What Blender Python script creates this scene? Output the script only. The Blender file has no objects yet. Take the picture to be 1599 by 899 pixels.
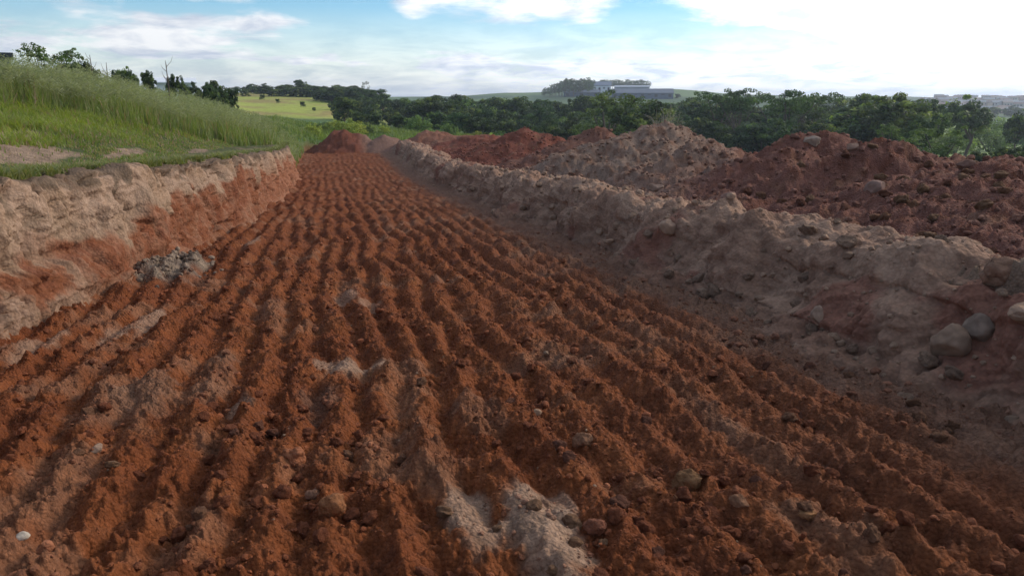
import bpy, math, random
import numpy as np
from mathutils import Vector

RNG = np.random.default_rng(7)
random.seed(7)
SC = bpy.context.scene
COL = SC.collection

# ------------------------------------------------------------------ camera
CAM_H = 1.7
PITCH = math.radians(14.364)
FPX = 1150.0
cam = bpy.data.cameras.new("camera")
cam.sensor_width = 36.0
cam.lens = FPX / 1599.0 * 36.0
cam.clip_start = 0.05
cam.clip_end = 20000.0
cam_o = bpy.data.objects.new("camera", cam)
cam_o.location = (0, 0, CAM_H)
cam_o.rotation_euler = (math.pi / 2 - PITCH, 0, 0)
COL.objects.link(cam_o)
SC.camera = cam_o

# ------------------------------------------------------------------ light
SUN_AZ = math.radians(58)      # clockwise from the view direction (+Y)
SUN_EL = math.radians(27)
SUN_DIR = Vector((math.sin(SUN_AZ) * math.cos(SUN_EL), math.cos(SUN_AZ) * math.cos(SUN_EL), math.sin(SUN_EL)))
sun = bpy.data.lights.new("sun", 'SUN')
sun.energy = 2.3
sun.angle = math.radians(10)
sun.color = (1.0, 0.89, 0.74)
sun_o = bpy.data.objects.new("sun", sun)
sun_o.rotation_euler = SUN_DIR.to_track_quat('Z', 'Y').to_euler()
COL.objects.link(sun_o)

world = bpy.data.worlds.new("World")
SC.world = world
world.use_nodes = True
SKY_STRENGTH = 0.135
CLOUD_STRENGTH = 0.98


def build_world():
    nt = world.node_tree
    nt.nodes.clear()
    N = nt.nodes.new
    L = nt.links.new

    def math_(op, a, b=None, clamp=False):
        n = N('ShaderNodeMath'); n.operation = op; n.use_clamp = clamp
        for i, q in enumerate((a, b)):
            if q is None: continue
            if isinstance(q, (int, float)): n.inputs[i].default_value = q
            else: L(q, n.inputs[i])
        return n.outputs[0]

    def vmath(op, a, b=None):
        n = N('ShaderNodeVectorMath'); n.operation = op
        for i, q in enumerate((a, b)):
            if q is None: continue
            if isinstance(q, (tuple, list, Vector)): n.inputs[i].default_value = tuple(q)
            else: L(q, n.inputs[i])
        return n

    out = N('ShaderNodeOutputWorld')
    tc = N('ShaderNodeTexCoord')
    d = vmath('NORMALIZE', tc.outputs['Generated']).outputs[0]
    sky = N('ShaderNodeTexSky')
    sky.sky_type = 'NISHITA'
    sky.sun_disc = False
    sky.sun_elevation = SUN_EL
    sky.sun_rotation = SUN_AZ
    sky.air_density = 1.0
    sky.dust_density = 0.0
    sky.ozone_density = 3.0
    bg1 = N('ShaderNodeBackground'); bg1.inputs[1].default_value = SKY_STRENGTH
    hsv = N('ShaderNodeHueSaturation'); hsv.inputs['Saturation'].default_value = 1.35
    L(sky.outputs[0], hsv.inputs['Color']); L(hsv.outputs[0], bg1.inputs[0])
    # cloud layer : direction projected on a high flat layer
    sep = N('ShaderNodeSeparateXYZ'); L(d, sep.inputs[0])
    zz = math_('ADD', math_('MAXIMUM', sep.outputs[2], 0.0), 0.17)
    comb = N('ShaderNodeCombineXYZ')
    L(math_('DIVIDE', sep.outputs[0], zz), comb.inputs[0])
    L(math_('DIVIDE', sep.outputs[1], zz), comb.inputs[1])
    comb.inputs[2].default_value = 0.0

    def noise(scale, det, rough, off, w=0.0):
        m = N('ShaderNodeMapping'); m.inputs['Location'].default_value = off
        L(comb.outputs[0], m.inputs[0])
        n = N('ShaderNodeTexNoise'); n.inputs['Scale'].default_value = scale
        n.inputs['Detail'].default_value = det; n.inputs['Roughness'].default_value = rough
        n.inputs['Distortion'].default_value = w
        L(m.outputs[0], n.inputs['Vector'])
        return n.outputs[0]
    n1 = noise(1.5, 9, 0.58, (3.1, 1.7, 0), 0.3)
    # high cloud amount grows towards the sun; a few clear gaps and cloud banks where the sky has them
    sd = vmath('DOT_PRODUCT', d, SUN_DIR).outputs['Value']
    bias = math_('MULTIPLY', math_('POWER', math_('MAXIMUM', sd, 0.0), 2.0), 0.12)

    def px_dir(x, y):
        a = (x - 799.5) / FPX; b = -(y - 449.5) / FPX
        v = Vector((a, math.cos(PITCH) + b * math.sin(PITCH), -math.sin(PITCH) + b * math.cos(PITCH)))
        return v.normalized()
    total = math_('ADD', n1, bias)
    for (x, y, rx, ry, amt) in ((545, 25, 110, 40, -0.28), (150, 55, 190, 24, 0.12), (1120, 68, 130, 24, -0.62), (900, 60, 170, 20, -0.28), (1020, 18, 70, 25, -0.22),
                                (1240, 8, 150, 40, 0.22), (820, 105, 260, 20, 0.12), (400, 34, 62, 20, 0.22), (250, 66, 60, 12, 0.12), (230, 140, 300, 20, -0.04), (330, 12, 120, 12, -0.16), (200, 100, 160, 8, -0.12),
                                (900, 18, 150, 22, 0.09), (140, 40, 170, 30, 0.07), (640, 22, 30, 18, 0.22), (1400, 90, 300, 80, 0.14),
                                (1000, -260, 420, 120, -0.08), (100, -300, 500, 150, -0.06), (420, 5, 40, 8, -0.06)):
        c = px_dir(x, y)
        right = Vector((c.y, -c.x, 0)).normalized(); up = right.cross(c)
        dv = vmath('SUBTRACT', d, c).outputs[0]
        a1 = math_('MULTIPLY', vmath('DOT_PRODUCT', dv, right).outputs['Value'], FPX / rx)
        a2 = math_('MULTIPLY', vmath('DOT_PRODUCT', dv, up).outputs['Value'], FPX / ry)
        q = math_('ADD', math_('MULTIPLY', a1, a1), math_('MULTIPLY', a2, a2))
        front = math_('GREATER_THAN', vmath('DOT_PRODUCT', d, c).outputs['Value'], 0.0)
        g = math_('MULTIPLY', math_('EXPONENT', math_('MULTIPLY', q, -1.0)), front)
        total = math_('ADD', total, math_('MULTIPLY', g, amt))
    n3_ = noise(5.0, 6, 0.55, (1.0, 6.0, 0), 0.2)
    total = math_('ADD', total, math_('MULTIPLY', math_('SUBTRACT', n3_, 0.5), 0.30))
    mr = N('ShaderNodeMapRange'); mr.interpolation_type = 'SMOOTHSTEP'
    mr.inputs['From Min'].default_value = 0.40; mr.inputs['From Max'].default_value = 0.66
    L(total, mr.inputs['Value'])
    mask = mr.outputs[0]
    # horizon veil of thin white
    veil = N('ShaderNodeMapRange'); veil.inputs['From Min'].default_value = 0.11; veil.inputs['From Max'].default_value = 0.0
    veil.inputs['To Min'].default_value = 0.0; veil.inputs['To Max'].default_value = 0.97
    L(sep.outputs[2], veil.inputs['Value'])
    mask = math_('MAXIMUM', mask, veil.outputs[0])
    # cloud shading : grey-blue undersides, brighter towards the sun
    n2 = noise(3.0, 7, 0.6, (9.0, -4.0, 0), 0.4)
    sh = N('ShaderNodeMapRange'); sh.inputs['From Min'].default_value = 0.36; sh.inputs['From Max'].default_value = 0.60
    L(n2, sh.inputs['Value'])
    cr = N('ShaderNodeMix'); cr.data_type = 'RGBA'
    cr.inputs[6].default_value = (0.55, 0.62, 0.74, 1); cr.inputs[7].default_value = (0.97, 0.985, 1.0, 1)
    L(sh.outputs[0], cr.inputs[0])
    bg2 = N('ShaderNodeBackground'); L(cr.outputs[2], bg2.inputs[0])
    glow = math_('ADD', math_('MULTIPLY', math_('POWER', math_('MAXIMUM', sd, 0.0), 2.5), 1.5), CLOUD_STRENGTH)
    L(glow, bg2.inputs[1])
    mx = N('ShaderNodeMixShader')
    L(mask, mx.inputs[0]); L(bg1.outputs[0], mx.inputs[1]); L(bg2.outputs[0], mx.inputs[2])
    L(mx.outputs[0], out.inputs[0])


build_world()
SC.view_settings.view_transform = 'Standard'
SC.view_settings.look = 'None'
SC.view_settings.exposure = 0.10
SC.view_settings.gamma = 1.0
SC.cycles.max_bounces = 6
SC.cycles.use_denoising = True


# ------------------------------------------------------------------ noise helpers
def _hash(ix, iy, seed):
    h = ix.astype(np.int32).astype(np.uint32) * np.uint32(374761393) + iy.astype(np.int32).astype(np.uint32) * np.uint32(668265263) + np.uint32((seed * 974634777) & 0xFFFFFFFF)
    h = (h ^ (h >> np.uint32(13))) * np.uint32(1274126177)
    h = (h ^ (h >> np.uint32(16))) * np.uint32(2246822519)
    return h ^ (h >> np.uint32(15))


_GA = np.arange(256) / 256.0 * 2 * np.pi
_GX, _GY = np.cos(_GA) * 1.5, np.sin(_GA) * 1.5


def vnoise(x, y, seed=0):
    """gradient noise in about -1..1"""
    x, y = np.broadcast_arrays(np.asarray(x, float), np.asarray(y, float))
    xi = np.floor(x); yi = np.floor(y)
    fx = x - xi; fy = y - yi
    u = fx * fx * fx * (fx * (fx * 6 - 15) + 10)
    v = fy * fy * fy * (fy * (fy * 6 - 15) + 10)

    def g(dx, dy):
        a = _hash(xi + dx, yi + dy, seed) & np.uint32(255)
        return _GX[a] * (fx - dx) + _GY[a] * (fy - dy)
    a = g(0, 0); a += (g(1, 0) - a) * u
    b = g(0, 1); b += (g(1, 1) - b) * u
    return a + (b - a) * v


def fbm(x, y, scale, oct=4, seed=0, gain=0.5):
    s = 0; a = 1.0; f = 1.0 / scale
    for o in range(oct):
        s = s + a * vnoise(x * f + 17.3 * o, y * f - 9.1 * o, seed + o * 31)
        a *= gain; f *= 2.03
    return s


def domes(x, y, cell, seed=0, fill=0.8):
    """rounded lumps : tallest dome over nine cells"""
    x = x / cell; y = y / cell
    xi = np.floor(x); yi = np.floor(y)
    best = np.zeros_like(x); m8 = np.uint32(255)
    for dx in (-1, 0, 1):
        for dy in (-1, 0, 1):
            cx_ = xi + dx; cy_ = yi + dy
            h = _hash(cx_, cy_, seed)
            px = cx_ + (h & m8) / 256.0; py = cy_ + ((h >> np.uint32(8)) & m8) / 256.0
            e = ((h >> np.uint32(16)) & m8) / 256.0
            r = 0.28 + 0.5 * e * e
            st = 0.7 + 0.6 * ((h >> np.uint32(12)) & m8) / 256.0
            q = (((x - px) * st) ** 2 + ((y - py) / st) ** 2) / (r * r)
            on = ((h >> np.uint32(24)) & m8) < fill * 256
            best = np.maximum(best, np.where(on, r * np.sqrt(np.maximum(1 - q, 0)), 0))
    return best * cell


def sstep(a, b, x):
    t = np.clip((x - a) / (b - a), 0, 1)
    return t * t * (3 - 2 * t)


def mixc(c1, c2, t):
    t = np.clip(t, 0, 1)[..., None]
    return c1 * (1 - t) + c2 * t


# ------------------------------------------------------------------ site frame : v runs along the trench, u across it
AZT = math.radians(-13.884)
SL = 0.0514
TX, TY = math.sin(AZT), math.cos(AZT)
NX, NY = math.cos(AZT), -math.sin(AZT)


def to_uv(x, y):
    return x * NX + y * NY, x * TX + y * TY


def to_xy(u, v):
    return u * NX + v * TX, u * NY + v * TY


def px_ray(x, y):
    a = (x - 799.5) / FPX; b = -(y - 449.5) / FPX
    return a, math.cos(PITCH) + b * math.sin(PITCH), -math.sin(PITCH) + b * math.cos(PITCH)


def px_plane(x, y, k=0.0):
    """where the sight line through a photo point meets the trench floor plane raised by k -> (u, v)"""
    dx, dy, dz = px_ray(x, y)
    du, dv = to_uv(dx, dy)
    t = (k - CAM_H) / (dz + SL * dv)
    return du * t, dv * t


def px_far(x, r, y=155.0):
    """ground position at distance r along the azimuth of photo column x"""
    dx, dy, dz = px_ray(x, y)
    n = math.hypot(dx, dy)
    return dx / n * r, dy / n * r, CAM_H + dz / n * r


def rise(v):
    return 0.8 * sstep(26, 52, v)


def base_z(v):
    return -SL * np.maximum(v, -20) + rise(v)


LT_V = np.array([-30, 0, 5, 7, 8, 10, 13, 17, 22, 26, 32, 40, 60])
LT_U = np.array([-3.2, -3.1, -3.0, -2.86, -2.72, -2.42, -1.95, -1.62, -1.4, -1.25, -1.2, -1.2, -1.2])


def left_toe(v):
    return np.interp(v, LT_V, LT_U) + 0.10 * vnoise(np.asarray(v) * 0.5, np.asarray(v) * 0 + 3.3, 5)


def right_toe(v):
    v = np.asarray(v, float)
    return 3.78 + 0.004 * np.clip(v, 0, 60) + 0.11 * vnoise(v * 0.42, v * 0 + 8.3, 6)


LEFT_H = 1.36
HEAPS = [  # u, v, height, ru, rv, colour id, label
    (9.2, 1.5, 1.30, 3.2, 3.0, 0, None),
    (9.2, 5.2, 1.30, 3.2, 2.8, 0, None),
    (9.0, 8.3, 1.34, 3.4, 2.4, 0, "low dark red soil heap at the right edge, nearest the camera"),
    (9.0, 10.4, 1.60, 3.4, 1.7, 0, "dark red soil heap with a lumpy top under the yellow green field"),
    (9.0, 12.6, 1.78, 3.6, 2.0, 0, "red brown soil heap carrying two pale stones on its top"),
    (8.8, 15.9, 1.52, 3.6, 2.2, 1, "small dark red soil heap in the dip beside the pale heap"),
    (8.5, 18.9, 2.08, 4.4, 3.0, 2, "tallest soil heap, pale greyish brown with a long slope towards the trench"),
    (9.0, 24.6, 1.98, 3.8, 3.2, 3, "broad brown soil heap between the tallest pale heap and the pointed red one"),
    (9.0, 32.8, 2.02, 4.2, 4.2, 1, "pointed bright red soil heap in front of the green bushes"),
    (8.6, 42.5, 1.35, 3.4, 3.8, 1, "long low red soil heap before the strip of green grass"),
    (7.0, 50.0, 1.50, 3.0, 4.0, 4, "far red soil heap with a pale foot, near the end of the trench"),
]


def heap_field(u, v):
    """height of spoil over the plane and id of the heap it belongs to"""
    wu = u + 0.45 * fbm(u, v, 2.3, 3, 41); wv = v + 0.45 * fbm(u, v, 2.6, 3, 57)
    best = np.full(u.shape, -9.0); idx = np.zeros(u.shape, int)
    acc = np.zeros(u.shape)
    K = 9.0
    for i, (uc, vc, hh, ru, rv, c, _) in enumerate(HEAPS):
        q = np.sqrt(((wu - uc) / ru) ** 2 + ((wv - vc) / rv) ** 2 + 0.012)
        z = hh + 0.09 - hh * 0.9 * q
        better = z > best
        best = np.where(better, z, best); idx = np.where(better, i, idx)
        acc = acc + np.exp(K * np.clip(z, -3, 3))
    sm = np.log(acc + 1e-9) / K
    return sm, idx


# pale clay patches on the floor : photo x, y, half length along the trench, half width, colour, strength, raised
PATCHES = []
for (x, y, lv, lu, cid, st, up) in [
        (735, 820, .32, .12, 0, .9, .02), (850, 850, .46, .17, 0, 1.0, .03), (875, 800, .16, .07, 0, .7, .03), (545, 580, .22, .17, 0, .85, .03), (585, 575, .12, .13, 0, .75, -.01), (505, 572, .16, .08, 0, .7, .03),
        (500, 635, .34, .14, 1, .6, -.02), (235, 508, .5, .12, 0, .7, .02), (180, 530, .35, .12, 0, .65, .02), (60, 548, .5, .16, 0, .6, .02),
        (225, 625, .38, .22, 2, .7, .02), (150, 650, .4, .2, 2, .5, .0), (335, 600, .7, .14, 2, .55, 0), (540, 470, .35, .14, 0, .6, .02), (578, 484, .35, .12, 0, .55, .02),
        (745, 660, .4, .16, 2, .5, .02), (395, 384, .9, .12, 0, .7, .03), (375, 655, .10, .10, 0, .6, .02), (700, 740, .3, .12, 2, .35, 0),
        (290, 440, .5, .3, 1, .4, 0), (640, 400, .6, .1, 2, .4, 0), (480, 350, 1.0, .12, 2, .4, 0), (880, 565, .4, .15, 2, .4, 0),
        (1090, 640, .5, .12, 2, .4, 0), (1180, 700, .5, .12, 2, .45, 0), (1010, 530, .6, .12, 2, .4, 0), (600, 345, 1.2, .12, 2, .35, 0)]:
    pu, pv = px_plane(x, y)
    PATCHES.append((pu, pv, lv, lu, cid, st, up))

CLAY = px_plane(282, 425)
CLAY = (CLAY[0] - 0.1, CLAY[1])
C_RED = np.array((0.200, 0.058, 0.020)); C_ORG = np.array((0.255, 0.082, 0.028)); C_DRK = np.array((0.125, 0.036, 0.014))
C_BRN = np.array((0.175, 0.074, 0.040)); C_PALE = np.array((0.38, 0.275, 0.205)); C_GREY = np.array((0.17, 0.13, 0.11))
C_TAN = np.array((0.36, 0.245, 0.165)); C_MAUVE = np.array((0.200, 0.085, 0.060)); C_DUST = np.array((0.26, 0.135, 0.080))
C_GRASSG = np.array((0.085, 0.105, 0.035)); C_MEADOW = np.array((0.10, 0.16, 0.045))


def patch_amount(u, v):
    n = 0.35 * fbm(u, v, 0.22, 3, 77)
    out = []
    for (pu, pv, lv, lu, cid, st, up) in PATCHES:
        m = np.zeros(u.shape)
        near = (abs(u - pu) < lu * 2.6) & (abs(v - pv) < lv * 2.6)
        if near.any():
            q = ((u[near] - pu) / lu) ** 2 + ((v[near] - pv) / lv) ** 2
            m[near] = sstep(1.25, 0.45, q + n[near] * 1.6)
        out.append((m, cid, st, up))
    return out


def near_height(u, v):
    lt = left_toe(v); rt = right_toe(v)
    # --- floor with toothed furrows
    wu = u + 0.15 * fbm(u, v, 2.2, 2, 3) + (0.035 + 0.04 * sstep(6, 20, v)) * fbm(u, v, 0.45, 2, 9)
    P = 0.29
    ph = wu / P + 0.12
    rid = np.abs((ph - np.floor(ph)) * 2 - 1)            # 0 in furrow .. 1 on the ridge
    rid = rid * rid * (3 - 2 * rid)
    rowi = np.floor(ph + 0.5)
    amp = (0.100 - 0.036 * sstep(8, 28, v)) * (0.9 + 0.6 * vnoise(rowi * 3.7, v * 0.5, 12)) * (1 + 0.25 * fbm(u, v, 0.9, 2, 13))
    amp = amp * (1 - 0.65 * sstep(2.5, 3.6, u))
    lump = 1.0 * vnoise(rowi * 5.1 + 0.3, v * 0.9, 14) + 0.8 * vnoise(rowi * 3.1 + 0.3, v * 2.1 + 1.5 * vnoise(v * 0.4, rowi * 2.3, 14), 15) + 0.5 * fbm(u, v, 0.33, 2, 16)
    zf = 0.115 * np.tanh(amp * rid * (1 + 0.20 * lump * (0.75 + 2.0 * sstep(6, 20, v))) / 0.115) - 0.03
    zf = zf + 0.035 * fbm(u, v, 1.6, 3, 19)
    # --- left upland
    d = np.maximum((lt - 0.55) - u, 0)
    edge = LEFT_H + 0.03 * vnoise(v * 0.9, v * 0 + 1.0, 22)
    cap = (1.62 - 0.004 * np.maximum(v - 28, 0) - 0.25 * sstep(20, 8, v)) - base_z(v)
    up_ = edge + 0.10 * np.minimum(d, 1.3) + 0.40 * np.maximum(d - 1.3, 0)
    k = 0.5
    zl = (-np.log(np.exp(-up_ / k) + np.exp(-np.maximum(cap, edge) / k)) * k + 0.02)
    zl = np.maximum(zl, np.minimum(edge, up_)) + 0.05 * fbm(u, v, 1.3, 3, 23)
    w = sstep(lt - 0.28, lt - 0.52, u)
    endl = sstep(36, 33, v)                                # the left bank stops before the trench end
    zl = zl * (endl + (1 - endl) * (0.12 + 0.88 * sstep(-1.5, -3.6, u)))
    z = zf * (1 - w) + zl * w
    # --- right side : step up behind the slumped bank, then heaps
    wr = sstep(rt + 0.25, rt + 0.75, u)
    hp, idx = heap_field(u, v)
    bl = 0.66 - 0.12 * sstep(4.6, 5.6, u) + 0.45 * sstep(5.8, 8.5, u)
    bl = bl * sstep(60, 50, v)
    fall = sstep(16, 10.5, u)
    zr = np.maximum(bl * fall, 0) + 0 * hp
    zr = np.logaddexp(zr * 9, hp * 9) / 9
    zr = zr * sstep(62, 53, v) + 0.10 * fbm(u, v, 0.9, 4, 29)
    z = z * (1 - wr) + zr * wr
    # --- mound closing the trench
    mq = np.sqrt(((u - 1.35 + 0.3 * fbm(u, v, 1.5, 2, 88)) / 2.7) ** 2 + ((v - 54.5) / 4.0) ** 2 + 0.02)
    mound = np.minimum(1.75 * (1.06 - mq), 1.38 + 0.5 * vnoise(u * .9, v * .5, 86)) + 0.26 * fbm(u, v, 1.1, 4, 84) + 0.1 * np.abs(fbm(u, v, .4, 3, 85))
    mq2 = np.sqrt(((u - 3.9 + 0.3 * fbm(u, v, 1.1, 2, 83)) / 2.0) ** 2 + ((v - 53.5) / 3.5) ** 2 + 0.02)
    mound = np.maximum(mound, 1.25 * (1.08 - mq2))
    is_m = (mound > z) & (v > 46) & (u > -3) & (u < 6)
    z = np.where(is_m, mound, z)
    # --- clods and crumbs
    soil = 1.0 - w * (1 - 0.25)
    c1 = domes(u, v, 0.17, 101, 0.55); c2 = domes(u + 3.1 + 0.012 * vnoise(u * 30, v * 30, 112), v + 0.012 * vnoise(u * 30, v * 30, 113), 0.075, 111, 0.8); c3 = domes(u, v + 1.7, 0.034, 121, 0.85)
    big = domes(u + 0.7, v, 0.42, 131, 0.5)
    on_r = wr
    r = np.hypot(u, v)
    crumb = 1 - np.abs(fbm(u, v, 0.11, 3, 145)) * 1.6
    patch = fbm(u, v, 0.9, 3, 140) * 0.5 + 0.6
    pam = patch_amount(u, v)
    calm = 1 - 0.65 * np.max([m for (m, cid, st, up) in pam if cid == 0], axis=0)
    soil = soil * calm
    z = z + soil * (0.38 * c1 * patch * (0.8 + 0.6 * on_r) + 0.78 * c2 * np.clip(patch + .15, .2, 1.2) + 0.8 * c3 + big * (0.05 + 0.26 * on_r) + 0.022 * crumb)
    z = z + soil * (0.022 * fbm(u, v, 0.28, 3, 151) + 0.008 * fbm(u, v, 0.045, 2, 161))
    z = z + 0.012 * np.abs(fbm(u, v, 0.12, 2, 171)) * soil
    gq = ((u - CLAY[0]) / 0.42) ** 2 + ((v - CLAY[1]) / 0.85) ** 2 + 0.5 * fbm(u, v, 0.3, 3, 91)
    z = z + sstep(1.3, 0.1, gq) * (0.13 + 0.45 * c1 + 0.5 * c2)
    pn = 1 + 0.25 * fbm(u, v, 0.12, 3, 92)
    for (m, cid, st, up) in pam:
        z = z + up * m * pn
    return z, w, wr, idx, is_m


FAR_AZ = np.array([-180, -60, -35, -24, -18, -14, -10, -5, 0, 6, 12, 17, 25, 35, 60, 180.])
FAR_R = np.array([40, 60, 90, 130, 180, 235, 400, 700, 1200, 2500, 9000.])
FAR_Z = np.array([
    [1, 2.0, 2.0, 1.6, .8, -.7, -1.5, -1.7, -2, -2.2, -2.3, -2.3, -2.3, -2.3, -1, 1],
    [1, 2.0, 2.0, 0.9, -.3, -1.5, -2.3, -2.6, -3, -3.3, -3.5, -3.5, -3.5, -3.5, -2, 1],
    [1, 3.0, 2.6, 1.2, -.5, -1.3, -1.7, -2.2, -4, -5, -5.5, -5.5, -5.5, -5.0, -3, 1],
    [1, 4.0, 3.0, 1.4, -1, -1.4, -2.6, -4, -5.5, -6, -6.5, -6.5, -6.8, -6.8, -4, 1],
    [1, 5.0, 4.0, 2.0, 1.1, 0.8, -1, -4, -6, -7, -7, -7, -8, -8.5, -5, 1],
    [1, 5.5, 4.5, 3.5, 3.6, 3.3, 0, -4, -6, -7, -7, -7, -9, -10, -5, 1],
    [1, 5, 4, 3, 2.5, 2.5, 1, -2, -2, -2, -3, -4, -7, -9.5, -4, 1],
    [1, 4, 3, 3, 3, 3, 3, 3, 7, 11, 10.5, 5, -4, -9, -2, 1],
    [1, 4, 3, 3, 3, 3, 3, 3, 6, 14, 13, 7, 5, 1.5, 2, 1],
    [5, 5, 5, 5, 5, 5, 5, 5, 5, 6, 8, 8, 8, 0, 0, 5],
    [10, 10, 10, 10, 10, 10, 10, 10, 10, 10, 10, 10, 10, 10, 10, 10]], float)


def far_height(x, y):
    r = np.hypot(x, y); az = np.degrees(np.arctan2(x, y))
    lr = np.interp(r, FAR_R, np.arange(len(FAR_R))); la = np.interp(az, FAR_AZ, np.arange(len(FAR_AZ)))
    i = np.minimum(lr.astype(int), len(FAR_R) - 2); j = np.minimum(la.astype(int), len(FAR_AZ) - 2)
    fr = lr - i; fa = la - j
    fa = fa * fa * (3 - 2 * fa)
    z = (FAR_Z[i, j] * (1 - fr) * (1 - fa) + FAR_Z[i + 1, j] * fr * (1 - fa) + FAR_Z[i, j + 1] * (1 - fr) * fa + FAR_Z[i + 1, j + 1] * fr * fa)
    return z + 0.12 * fbm(x, y, 9, 3, 201)


def terrain(x, y):
    """-> z, masks"""
    u, v = to_uv(x, y)
    zn, w, wr, idx, is_m = near_height(u, v)
    zn = zn + base_z(v)
    r = np.hypot(x, y)
    t = sstep(54, 62, r)
    behind = sstep(17, 24, u)                      # ground past the heaps slopes into the valley
    t = np.maximum(t, behind * (r > 15))
    z = zn * (1 - t) + far_height(x, y) * t
    return z, u, v, w, wr, idx, is_m, t


def ground_z(x, y):
    a = np.array([x], float); b = np.array([y], float)
    return float(terrain(a, b)[0][0])


def march(px, py):
    """first meeting of the sight line through a photo point with the ground -> (u, v)"""
    dx, dy, dz = px_ray(px, py)
    t = np.arange(2.0, 60, 0.05)
    z = terrain(dx * t, dy * t)[0]
    k = int(np.argmax(z >= CAM_H + dz * t))
    return to_uv(dx * t[k], dy * t[k])


BARE = [march(20, 240) + (0.55, 1.5), march(70, 236) + (.4, 1.3), march(20, 215) + (.35, 1.1), march(200, 238) + (0.22, 1.6), march(310, 236) + (.18, 2.0)]
print('bare', BARE)


def soil_colour(u, v, h, w, wr, idx):
    n1 = fbm(u, v, 0.8, 4, 301); n2 = fbm(u, v, 0.25, 3, 311); n3 = fbm(u, v, 2.6, 3, 321)
    c = mixc(np.broadcast_to(C_RED, u.shape + (3,)), C_ORG, 0.45 + 0.8 * n1)
    c = mixc(c, C_DRK, np.clip(0.15 + 0.9 * n2 - 0.3 * n3, 0, .8))
    c = mixc(c, C_BRN, np.clip(sstep(0.4, 3.6, u + 0.8 * n3 - 0.03 * v) * 0.55 + sstep(2.7, 3.5, u + 0.35 * n1) * 0.5, 0, 1))
    c = mixc(c, np.array((.22, .12, .078)), sstep(2.9, 3.6, u + 0.3 * n1) * 0.7)
    c = mixc(c, C_DUST, np.clip(sstep(0.15, 0.6, n1 + 0.5 * n3 - 0.15 + 0.25 * sstep(-.5, -2.5, u)) * 0.45, 0, 1))
    for (m, cid, st, up) in patch_amount(u, v):
        c = mixc(c, (np.array((.35, .225, .15)), np.array((.16, .095, .065)), C_DUST * 0.9)[cid] * (1 + 0.25 * n2[..., None]), m * st * 0.85)
    gq = ((u - CLAY[0]) / 0.45) ** 2 + ((v - CLAY[1]) / 0.9) ** 2 + 0.5 * fbm(u, v, 0.3, 3, 91)
    c = mixc(c, mixc(np.broadcast_to(np.array((.15, .105, .08)), c.shape), np.array((.30, .215, .15)), 0.4 + 1.2 * n2), sstep(1.25, 0.6, gq))
    # heaps
    hc = np.stack([C_MAUVE, np.array((.20, .062, .038)), np.array((.27, .175, .125)), np.array((.215, .10, .068)), np.array((.25, .11, .07))])
    ids = np.array([hp[5] for hp in HEAPS])[idx]
    c2 = hc[ids]
    skirt = sstep(3.6, 1.0, np.abs(v - 15.0 - 0.8 * (u - 6.5)) + 1.2 * n3) * sstep(10.5, 8.5, u)
    c2 = mixc(c2, np.array((.27, .18, .13)), skirt * 0.85)
    c2 = mixc(c2, C_DRK, np.clip(0.1 + 0.8 * n2, 0, .55))
    c2 = mixc(c2, C_DUST, sstep(0.2, 0.9, n1 + .4 * n2) * 0.5)
    c2 = mixc(c2, C_TAN * 0.72, sstep(5.1, 4.5, u + 0.5 * n1) * 0.85)
    c = mixc(c, c2, wr)
    # upland soil under the grass
    g = mixc(np.broadcast_to(C_TAN * 0.85, u.shape + (3,)), np.array((.12, .085, .06)), 0.35 + n1)
    d = (left_toe(v) - 0.6) - u
    green = sstep(0.9, 2.2, d + 0.9 * n3 + 0.5 * n1 + 1.2 * sstep(9.5, 13, v))
    g = mixc(g, C_GRASSG, green * 0.9)
    g = np.where(((v > 34) & (u < -1))[..., None], mixc(C_MEADOW + 0 * g, C_GRASSG, n1 + .5), g)
    for (bx, by, lu, lv) in BARE:
        g = mixc(g, C_TAN * (0.85 + 0.3 * n2[..., None]), sstep(1.3, 0.6, ((u - bx) / lu) ** 2 + ((v - by) / lv) ** 2 + 0.9 * n1))
    c = mixc(c, g, w)
    return c


# ------------------------------------------------------------------ mesh helpers
def mesh_np(name, V, F, mats, colour=None, smooth=True, mat_idx=None):
    """V (n,3); F (m,k) of one face size"""
    me = bpy.data.meshes.new(name)
    V = np.ascontiguousarray(V, dtype=np.float32); F = np.ascontiguousarray(F, dtype=np.int32)
    me.vertices.add(len(V)); me.vertices.foreach_set('co', V.ravel())
    k = F.shape[1]
    me.loops.add(F.size); me.loops.foreach_set('vertex_index', F.ravel())
    me.polygons.add(len(F))
    me.polygons.foreach_set('loop_start', np.arange(0, F.size, k, dtype=np.int32))
    try:
        me.polygons.foreach_set('loop_total', np.full(len(F), k, dtype=np.int32))
    except Exception:
        pass
    me.update(calc_edges=True)
    me.polygons.foreach_set('use_smooth', np.full(len(F), smooth, dtype=bool))
    for m in (mats if isinstance(mats, (list, tuple)) else [mats]):
        me.materials.append(m)
    if mat_idx is not None:
        me.polygons.foreach_set('material_index', np.ascontiguousarray(mat_idx, dtype=np.int32))
    if colour is not None:
        at = me.color_attributes.new('Col', 'FLOAT_COLOR', 'POINT')
        c = np.ones((len(V), 4), np.float32); c[:, :3] = colour
        at.data.foreach_set('color', c.ravel())
    me.update()
    return me


def link(name, me, parent=None, loc=None, **props):
    o = bpy.data.objects.new(name, me)
    COL.objects.link(o)
    if parent is not None: o.parent = parent
    if loc is not None: o.location = loc
    for k, q in props.items():
        if q is not None: o[k] = q
    return o


def thing(name, label, cat, loc, rz=0.0, group=None, scale=None):
    o = bpy.data.objects.new(name, None)
    COL.objects.link(o)
    o.empty_display_size = 0.2
    o.location = loc; o.rotation_euler = (0, 0, rz)
    if scale is not None: o.scale = scale
    o['label'] = label; o['category'] = cat
    if group: o['group'] = group
    return o


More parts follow.
